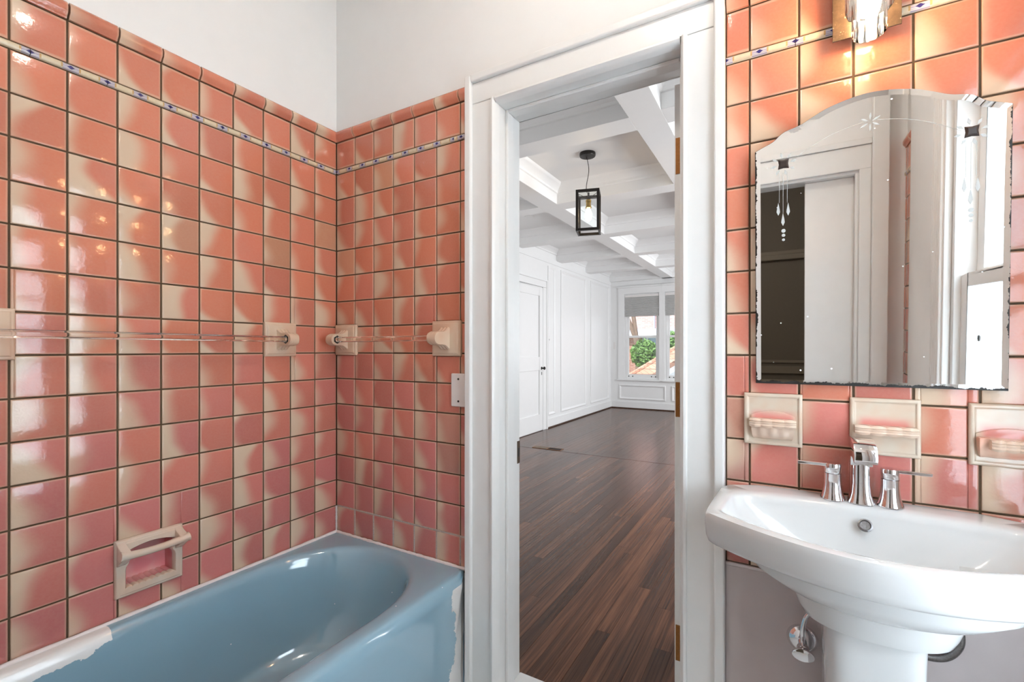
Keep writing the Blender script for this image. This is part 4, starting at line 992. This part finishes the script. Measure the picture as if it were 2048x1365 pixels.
for i, (a, b, c, d) in enumerate(HB_):
    e = empty('ceramic_holder', ((a + b) / 2, 0, (c + d) / 2))
    tag(e, ['cream ceramic soap holder on the tile nearest the door casing', 'cream ceramic toothbrush shelf on the tile behind the faucet spout', 'peach ceramic cup holder on the tile cut by the right picture edge'][i], 'soap dish', 'ceramic holders below the mirror')
    holder_plate(e)
    if i == 0:
        obj('shell_hollow', MB().loft([[(x * s_, -dd, 0.006 + 0.012 * (1 - (x / 0.048) ** 2) * s_ + zz) for x in [-0.048 + 0.004 * k for k in range(25)]] + [(0.048 * s_, -dd, zz - 0.004), (-0.048 * s_, -dd, zz - 0.004)] for s_, dd, zz in ((1.0, 0.005, 0.004), (1.0, 0.0085, 0.004), (0.93, 0.0095, 0.002))]), M['blush'], e, smooth=40)
        lip(e, 0.002, 0.051, 0.004, 0.033, 0.019, M['cream2']); bowl(e, -0.016, 0.047, 0.024, 0.034, M['cream2'])
    elif i == 1:
        lip(e, 0.003, 0.057, 0.004, 0.034, 0.018, M['cream2'])
        for k in range(5): obj('brush_notch', MB().lathe([(0.0042, -0.0168), (0.0042, -0.0150)], (-0.036 + k * 0.018, -0.022, 0), 10), M['shell'], e, smooth=40)
    else:
        obj('shell_hollow', MB().loft([[(x * s_, -dd, 0.002 + 0.014 * (1 - (x / 0.055) ** 2) * s_) for x in [-0.055 + 0.005 * k for k in range(23)]] + [(0.055 * s_, -dd, -0.006), (-0.055 * s_, -dd, -0.006)] for s_, dd in ((1.0, 0.005), (1.0, 0.010), (0.93, 0.011))]), M['blush'], e, smooth=40)
        lip(e, -0.006, 0.040, 0.004, 0.050, 0.020, M['cream2']); bowl(e, -0.004, 0.054, 0.034, 0.044, M['shell'])

# ------------------------------------------------------------------ wall sconce above the mirror
sc_ = empty('wall_sconce', (1.835, 0, 1.99)); tag(sc_, 'warm wall sconce with mottled bronze square plate above the mirror', 'wall lamp')
obj('stand_off', B(((-0.03, -0.028, 0.0), (0.03, 0.0, 0.06))), M['black'], sc_, bevel=0.002)
obj('back_plate', B(((-0.0635, -0.031, -0.0585), (0.0635, -0.028, 0.125))), M['plate'], sc_, bevel=0.0006, seg=1)
obj('arm', MB().tube([(0, -0.03, 0.075), (0, -0.05, 0.088), (0, -0.075, 0.092)], 0.008, 12), M['black'], sc_, smooth=50)
obj('lamp_holder', MB().lathe([(0.0005, 0.10), (0.017, 0.098), (0.019, 0.07), (0.017, 0.055)], (0, -0.078, 0), 20), M['black'], sc_, smooth=40)
gl_pr = [(0.043, 0.055), (0.043, -0.030), (0.040, -0.036), (0.031, -0.038), (0.031, -0.086), (0.029, -0.089)]
rg2 = []
for r, h in gl_pr:
    rg2.append([((r + 0.0008 * math.cos(k * 12 * 2 * math.pi / 72)) * math.cos(2 * math.pi * k / 72), -0.078 + (r + 0.0008 * math.cos(k * 12 * 2 * math.pi / 72)) * math.sin(2 * math.pi * k / 72), h) for k in range(72)])
obj('glass_shade', MB().loft(rg2, False, False), M['shade_glass'], sc_, smooth=50)
obj('bulb', MB().lathe([(0.011, 0.055), (0.013, 0.035), (0.020, 0.005), (0.022, -0.020), (0.018, -0.042), (0.0005, -0.053)], (0, -0.078, 0), 20), M['bulb'], sc_, smooth=60)

# flush ceiling lamp (its reflection shows in the tiles)
cl = empty('ceiling_lamp', (1.28, -0.78, HB)); tag(cl, 'flush glowing dome lamp on the bathroom ceiling above the tub', 'ceiling lamp')
obj('lamp_base', MB().lathe([(0.0005, 0), (0.085, 0), (0.085, -0.02), (0.0005, -0.021)], n=28), M['gold'], cl, smooth=40)
obj('lamp_dome', MB().lathe([(0.075, -0.02), (0.078, -0.03), (0.066, -0.065), (0.04, -0.088), (0.0005, -0.096)], n=28), M['dome'], cl, smooth=60)

# ------------------------------------------------------------------ pedestal sink
SX = 1.825
sk = empty('pedestal_sink', (SX, 0, 0)); tag(sk, 'white pedestal sink below the mirror with bowed front', 'sink')
def chaikin(p, it):
    for _ in range(it):
        q = []
        for i in range(len(p)):
            a, b = p[i], p[(i + 1) % len(p)]
            q += [(a[0] * .85 + b[0] * .15, a[1] * .85 + b[1] * .15), (a[0] * .15 + b[0] * .85, a[1] * .15 + b[1] * .85)]
        p = q
    return p
front = [(-0.302 + 0.604 * t, -0.285 - 0.127 * math.sin(math.pi * t) ** 0.92) for t in [i / 24 for i in range(25)]]
outer = chaikin([(0.287, -0.001), (-0.287, -0.001)] + front, 2)
fi = [(-0.268 + 0.536 * t, -0.262 - 0.118 * math.sin(math.pi * t) ** 0.92) for t in [i / 24 for i in range(25)]]
bi = [(0.262, -0.145), (0.235, -0.108), (0.18, -0.094), (0.10, -0.087), (0, -0.084), (-0.10, -0.087), (-0.18, -0.094), (-0.235, -0.108), (-0.262, -0.145)]
inner_s = chaikin(bi + fi, 2)
NS = 180; SC = (0.0, -0.215)
def ray_poly(poly):
    out = []
    n = len(poly)
    for k in range(NS):
        a = 2 * math.pi * k / NS; dx, dy = math.cos(a), math.sin(a); best = 0
        for i in range(n):
            x1, y1 = poly[i][0] - SC[0], poly[i][1] - SC[1]; x2, y2 = poly[(i + 1) % n][0] - SC[0], poly[(i + 1) % n][1] - SC[1]
            ex, ey = x2 - x1, y2 - y1; den = dx * ey - dy * ex
            if abs(den) < 1e-12: continue
            t = (x1 * ey - y1 * ex) / den; u = (x1 * dy - y1 * dx) / den
            if t > 0 and -1e-6 <= u <= 1 + 1e-6: best = max(best, t)
        out.append((SC[0] + dx * best, SC[1] + dy * best))
    return out
Ou = ray_poly(outer); In = ray_poly(inner_s)
def ell(cx, cy, rx, ry, e=2.0):
    pts = []
    for k in range(240):
        a = 2 * math.pi * k / 240; c, s = math.cos(a), math.sin(a)
        pts.append((cx + rx * math.copysign(abs(c) ** (2 / e), c), cy + ry * math.copysign(abs(s) ** (2 / e), s)))
    return ray_poly(pts)
mixr = lambda A, B_, t: [(a[0] * (1 - t) + b[0] * t, a[1] * (1 - t) + b[1] * t) for a, b in zip(A, B_)]
sc2 = lambda A, kx, ky=None: [(SC[0] + (p[0] - SC[0]) * kx, min(-0.001, SC[1] + (p[1] - SC[1]) * (ky or kx))) for p in A]
E1 = ell(0, -0.235, 0.205, 0.125); E2 = ell(0, -0.235, 0.13, 0.085); E3 = ell(0, -0.235, 0.028, 0.028)
U1 = ell(0, -0.195, 0.165, 0.13, 2.2); U2 = ell(0, -0.195, 0.146, 0.118, 2.2); U3 = ell(0, -0.192, 0.128, 0.104, 2.3); U4 = ell(0, -0.185, 0.100, 0.085, 2.5)
rs = [at(U4, 0.672), at(mixr(U3, U4, 0.25), 0.6735), at(U3, 0.688), at(mixr(U2, U3, 0.5), 0.715), at(U2, 0.745), at(U1, 0.785), at(mixr(U1, Ou, 0.25), 0.793), at(mixr(U1, Ou, 0.75), 0.795), at(sc2(Ou, 0.955), 0.797), at(sc2(Ou, 0.98), 0.803), at(sc2(Ou, 0.993), 0.813), at(Ou, 0.835), at(Ou, 0.848), at(sc2(Ou, 0.997), 0.856), at(sc2(Ou, 0.986), 0.8625), at(mixr(Ou, In, 0.62), 0.8640),
      at(mixr(Ou, In, 0.88), 0.8625), at(In, 0.857), at(sc2(In, 0.985), 0.846), at(mixr(In, E1, 0.16), 0.832), at(mixr(In, E1, 0.55), 0.800), at(E1, 0.762), at(mixr(E1, E2, 0.6), 0.735), at(E2, 0.726), at(mixr(E2, E3, 0.7), 0.719), at(E3, 0.716)]
obj('basin', MB().loft(rs, True, True), M['porcelain'], sk, smooth=60)
obj('overflow_hole', MB().lathe([(0.0135, 0.0), (0.0135, 0.004), (0.0105, 0.005), (0.009, 0.002), (0.0005, 0.0015)], (0, 0, 0), 24, 'y').tf(Matrix.Translation((0.0, -0.1005, 0.8285)) @ Matrix.Rotation(R(-32), 4, 'X')), M['steel'], sk, smooth=50)
obj('drain', MB().lathe([(0.024, 0.0), (0.024, 0.003), (0.016, 0.004), (0.0005, 0.008)], (0, -0.235, 0.717), 20), M['chrome'], sk, smooth=40)
def rrect(hx, ya, yb_, e=5.0, n=64):
    cy, hy = (ya + yb_) / 2, (yb_ - ya) / 2; out = []
    for k in range(n):
        a = 2 * math.pi * k / n; c, s = math.cos(a), math.sin(a)
        out.append((hx * math.copysign(abs(c) ** (2 / e), c), cy + hy * math.copysign(abs(s) ** (2 / e), s)))
    return out
obj('pedestal', MB().loft([at(rrect(hx, ya, -0.06, e), z) for z, hx, ya, e in ((0.0, 0.115, -0.285, 5), (0.03, 0.113, -0.283, 5), (0.07, 0.092, -0.262, 5), (0.25, 0.080, -0.245, 5), (0.50, 0.0785, -0.245, 5), (0.64, 0.082, -0.25, 5), (0.672, 0.083, -0.25, 5))]), M['porcelain'], sk, smooth=50)

# faucet
fc = empty('faucet', (SX - 0.002, -0.048, 0.864)); tag(fc, 'chrome widespread faucet with flat levers on the sink', 'faucet')
def flare(x, h, top, n=28):
    pr = [(0.0245, 0.0), (0.0245, 0.003), (0.0225, 0.008), (0.0195, 0.018), (0.0175, 0.032), (0.0168, 0.046), (top, h)]
    return MB().lathe(pr, (x, 0, 0), n)
def sqlathe(prof, n=40, e=3.2):
    return MB().loft([[(r * math.copysign(abs(math.cos(a)) ** (2 / e), math.cos(a)), r * math.copysign(abs(math.sin(a)) ** (2 / e), math.sin(a)), h) for a in [2 * math.pi * k / n for k in range(n)]] for r, h in prof])
obj('spout_body', sqlathe([(0.0255, 0.0), (0.0255, 0.003), (0.0225, 0.010), (0.0190, 0.024), (0.0172, 0.045), (0.0168, 0.080), (0.0168, 0.120)]), M['chrome'], fc, smooth=40)
spp = [(0.0175, 0.085), (0.0175, 0.146), (-0.030, 0.148), (-0.060, 0.143), (-0.078, 0.134), (-0.084, 0.120), (-0.083, 0.104), (-0.075, 0.102), (-0.050, 0.108), (-0.018, 0.106), (-0.0165, 0.085)]
obj('spout', MB().prism(spp, lambda p: (-0.0205, p[0], p[1]), lambda p: (0.0205, p[0], p[1])), M['chrome'], fc, smooth=35, bevel=0.0018)
for s in (-1, 1):
    hd = obj('handle', flare(s * 0.0525, 0.060, 0.0168), M['chrome'], fc, smooth=45)
    obj('handle_cap', MB().lathe([(0.0160, 0.0605), (0.0172, 0.062), (0.0175, 0.080), (0.0165, 0.083), (0.0005, 0.0835)], (s * 0.0525, 0, 0), 28), M['chrome'], hd, smooth=40)
    obj('lever', B(((s * 0.048, -0.011, 0.0755), (s * 0.122, 0.011, 0.0830))), M['chrome'], hd, bevel=0.0018)

# shut-off valves and hoses under the sink
def valve(x, z, label):
    e = empty('shutoff_valve', (x, 0, z)); tag(e, label, 'valve')
    obj('escutcheon', MB().lathe([(0.034, -0.002), (0.034, 0.002), (0.031, 0.010), (0.022, 0.017), (0.010, 0.020)], (0, 0, 0), 28, 'y'), M['chrome'], e, smooth=50)
    obj('valve_body', MB().lathe([(0.010, 0.014), (0.010, 0.045), (0.013, 0.047), (0.013, 0.062), (0.008, 0.064), (0.008, 0.074)], (0, 0, 0), 20, 'y'), M['chrome'], e, smooth=40)
    obj('handle', MB().loft([[(0.023 * math.cos(a), -d, 0.0145 * math.sin(a)) for a in [2 * math.pi * k / 28 for k in range(28)]] for d in (0.072, 0.080)]), M['chrome'], e, bevel=0.002, smooth=40)
    return e
v1 = valve(1.712, 0.497, 'chrome oval-handled shutoff valve left of the sink pedestal')
obj('riser_pipe', MB().tube(spline([(0.0, -0.045, 0.01), (0.0, -0.046, 0.05), (0.010, -0.046, 0.082), (0.034, -0.047, 0.098), (0.07, -0.045, 0.104), (0.10, -0.042, 0.15)]), 0.0055, 10), M['chrome'], v1, smooth=60)
tag(obj('supply_hose', MB().tube(spline([(1.665, -0.02, 0.74), (1.668, -0.02, 0.69), (1.690, -0.02, 0.652), (1.725, -0.02, 0.638), (1.77, -0.02, 0.655)]), 0.0085, 10), M['steel'], None, smooth=60), 'dark braided supply hose behind the sink, left of its pedestal', 'hose')
tag(obj('supply_hose', MB().tube(spline([(1.88, -0.05, 0.575), (1.925, -0.05, 0.556), (1.965, -0.05, 0.562), (1.988, -0.05, 0.595), (1.983, -0.05, 0.635), (1.95, -0.05, 0.668)]), 0.0085, 12), M['steel'], None, smooth=60), 'dark braided supply hose looping right of the sink pedestal', 'hose')

# ------------------------------------------------------------------ things seen only in the mirror
wb = empty('window_3', (XR, (WY0 + WY1) / 2, WZ0)); tag(wb, 'frosted double-hung bathroom window reflected in the mirror', 'window', kind='structure')
hw = (WY1 - WY0) / 2; H = WZ1 - WZ0; mz = 0.945
obj('window_frame', B(((0, -hw, 0), (0.11, -hw + 0.03, H)), ((0, hw - 0.03, 0), (0.11, hw, H)), ((0, -hw + 0.03, H - 0.03), (0.11, hw - 0.03, H)), ((0, -hw + 0.03, 0), (0.11, hw - 0.03, 0.03))), M['trim'], wb, bevel=0.002)
for nm, za, zb, xx in (('lower_sash', 0.03, mz + 0.02, 0.02), ('upper_sash', mz - 0.02, H - 0.03, 0.06)):
    s_ = obj(nm, B(((xx, -hw + 0.03, za), (xx + 0.035, -hw + 0.10, zb)), ((xx, hw - 0.10, za), (xx + 0.035, hw - 0.03, zb)), ((xx, -hw + 0.10, za), (xx + 0.035, hw - 0.10, za + 0.06)), ((xx, -hw + 0.10, zb - 0.045), (xx + 0.035, hw - 0.10, zb))), M['trim'], wb, bevel=0.004)
    obj('pane', B(((xx + 0.015, -hw + 0.095, za + 0.05), (xx + 0.020, hw - 0.095, zb - 0.04))), M['frost'], s_)
    if nm == 'lower_sash': obj('plug_hole', MB().lathe([(0.011, 0.0), (0.011, 0.004), (0.0005, 0.005)], (0, 0, 0), 16, 'y').tf(Matrix.Translation((xx + 0.014, -0.205, 0.745)) @ Matrix.Rotation(R(90), 4, 'Z') @ Matrix.Rotation(R(180), 4, 'Z')), M['dark'], s_)
obj('window_casing', B(((-0.022, -hw - 0.13, -0.02), (0, -hw, H + 0.12)), ((-0.022, hw, -0.02), (0, hw + 0.12, H + 0.12)), ((-0.022, -hw, H), (0, hw, H + 0.12)), ((-0.03, -hw - 0.13, -0.05), (0, hw + 0.12, -0.02))), M['trim'], wb, bevel=0.003)
for k in range(4): obj('casing_flute', MB().lathe([(0.010, -0.02), (0.010, H + 0.1)], (-0.022, -hw - 0.025 - k * 0.028, 0), 10), M['trim'], wb, smooth=60)
struct('trim_6', B(((XR - 0.03, -1.50, 0), (XR, -1.115, HB))), M['trim'], 'white boxed pilaster beside the frosted window, seen in the mirror', 'moulding', bevel=0.004)
t7 = struct('trim_7', B(((BX1, YB, 0), (BX1 + 0.051, YB + 0.02, BZ + 0.02)), ((BX0 - 0.085, YB, 0), (BX0, YB + 0.02, BZ + 0.02)), ((BX0 - 0.085, YB, BZ), (BX1 + 0.051, YB + 0.022, BZ + 0.12)), ((BX0 - 0.1, YB, BZ + 0.12), (BX1 + 0.051, YB + 0.035, BZ + 0.15)), ((BX1 - 0.015, YB - 0.12, 0), (BX1, YB, BZ)), ((BX0, YB - 0.12, 0), (BX0 + 0.015, YB, BZ)), ((BX0, YB - 0.12, BZ - 0.015), (BX1, YB, BZ))),
            M['trim'], 'white casing of the hall doorway reflected in the mirror', 'door frame', bevel=0.003)
struct('trim_8', B(((BX1 + 0.051, YB, 0), (BX1 + 0.117, YB + 0.06, HB))), M['trim'], 'full-height white post beside the hall doorway, seen in the mirror', 'moulding', bevel=0.003)
d3 = empty('door_3', (BX1 - 0.015, YB - 0.07, 0)); tag(d3, 'pale grey sliding door leaf partly closing the hall doorway in the mirror', 'door', kind='structure')
obj('door_slab', B(((-0.222, -0.0175, 0.01), (0.0, 0.0175, BZ - 0.016))), M['trim'], d3, bevel=0.002)
hl = empty('hall_fill_light', (0.95, -2.55, HB)); tag(hl, 'unseen dome light added on the hall ceiling to brighten the mirror view', 'ceiling lamp')  # added light, lifts the hall and the door leaf in the mirror
obj('lamp_base', MB().lathe([(0.0005, 0), (0.09, 0), (0.09, -0.02), (0.0005, -0.021)], n=24), M['gold'], hl, smooth=40)
obj('lamp_dome', MB().lathe([(0.08, -0.02), (0.083, -0.03), (0.07, -0.065), (0.04, -0.088), (0.0005, -0.096)], n=24), M['hall_fill'], hl, smooth=60)
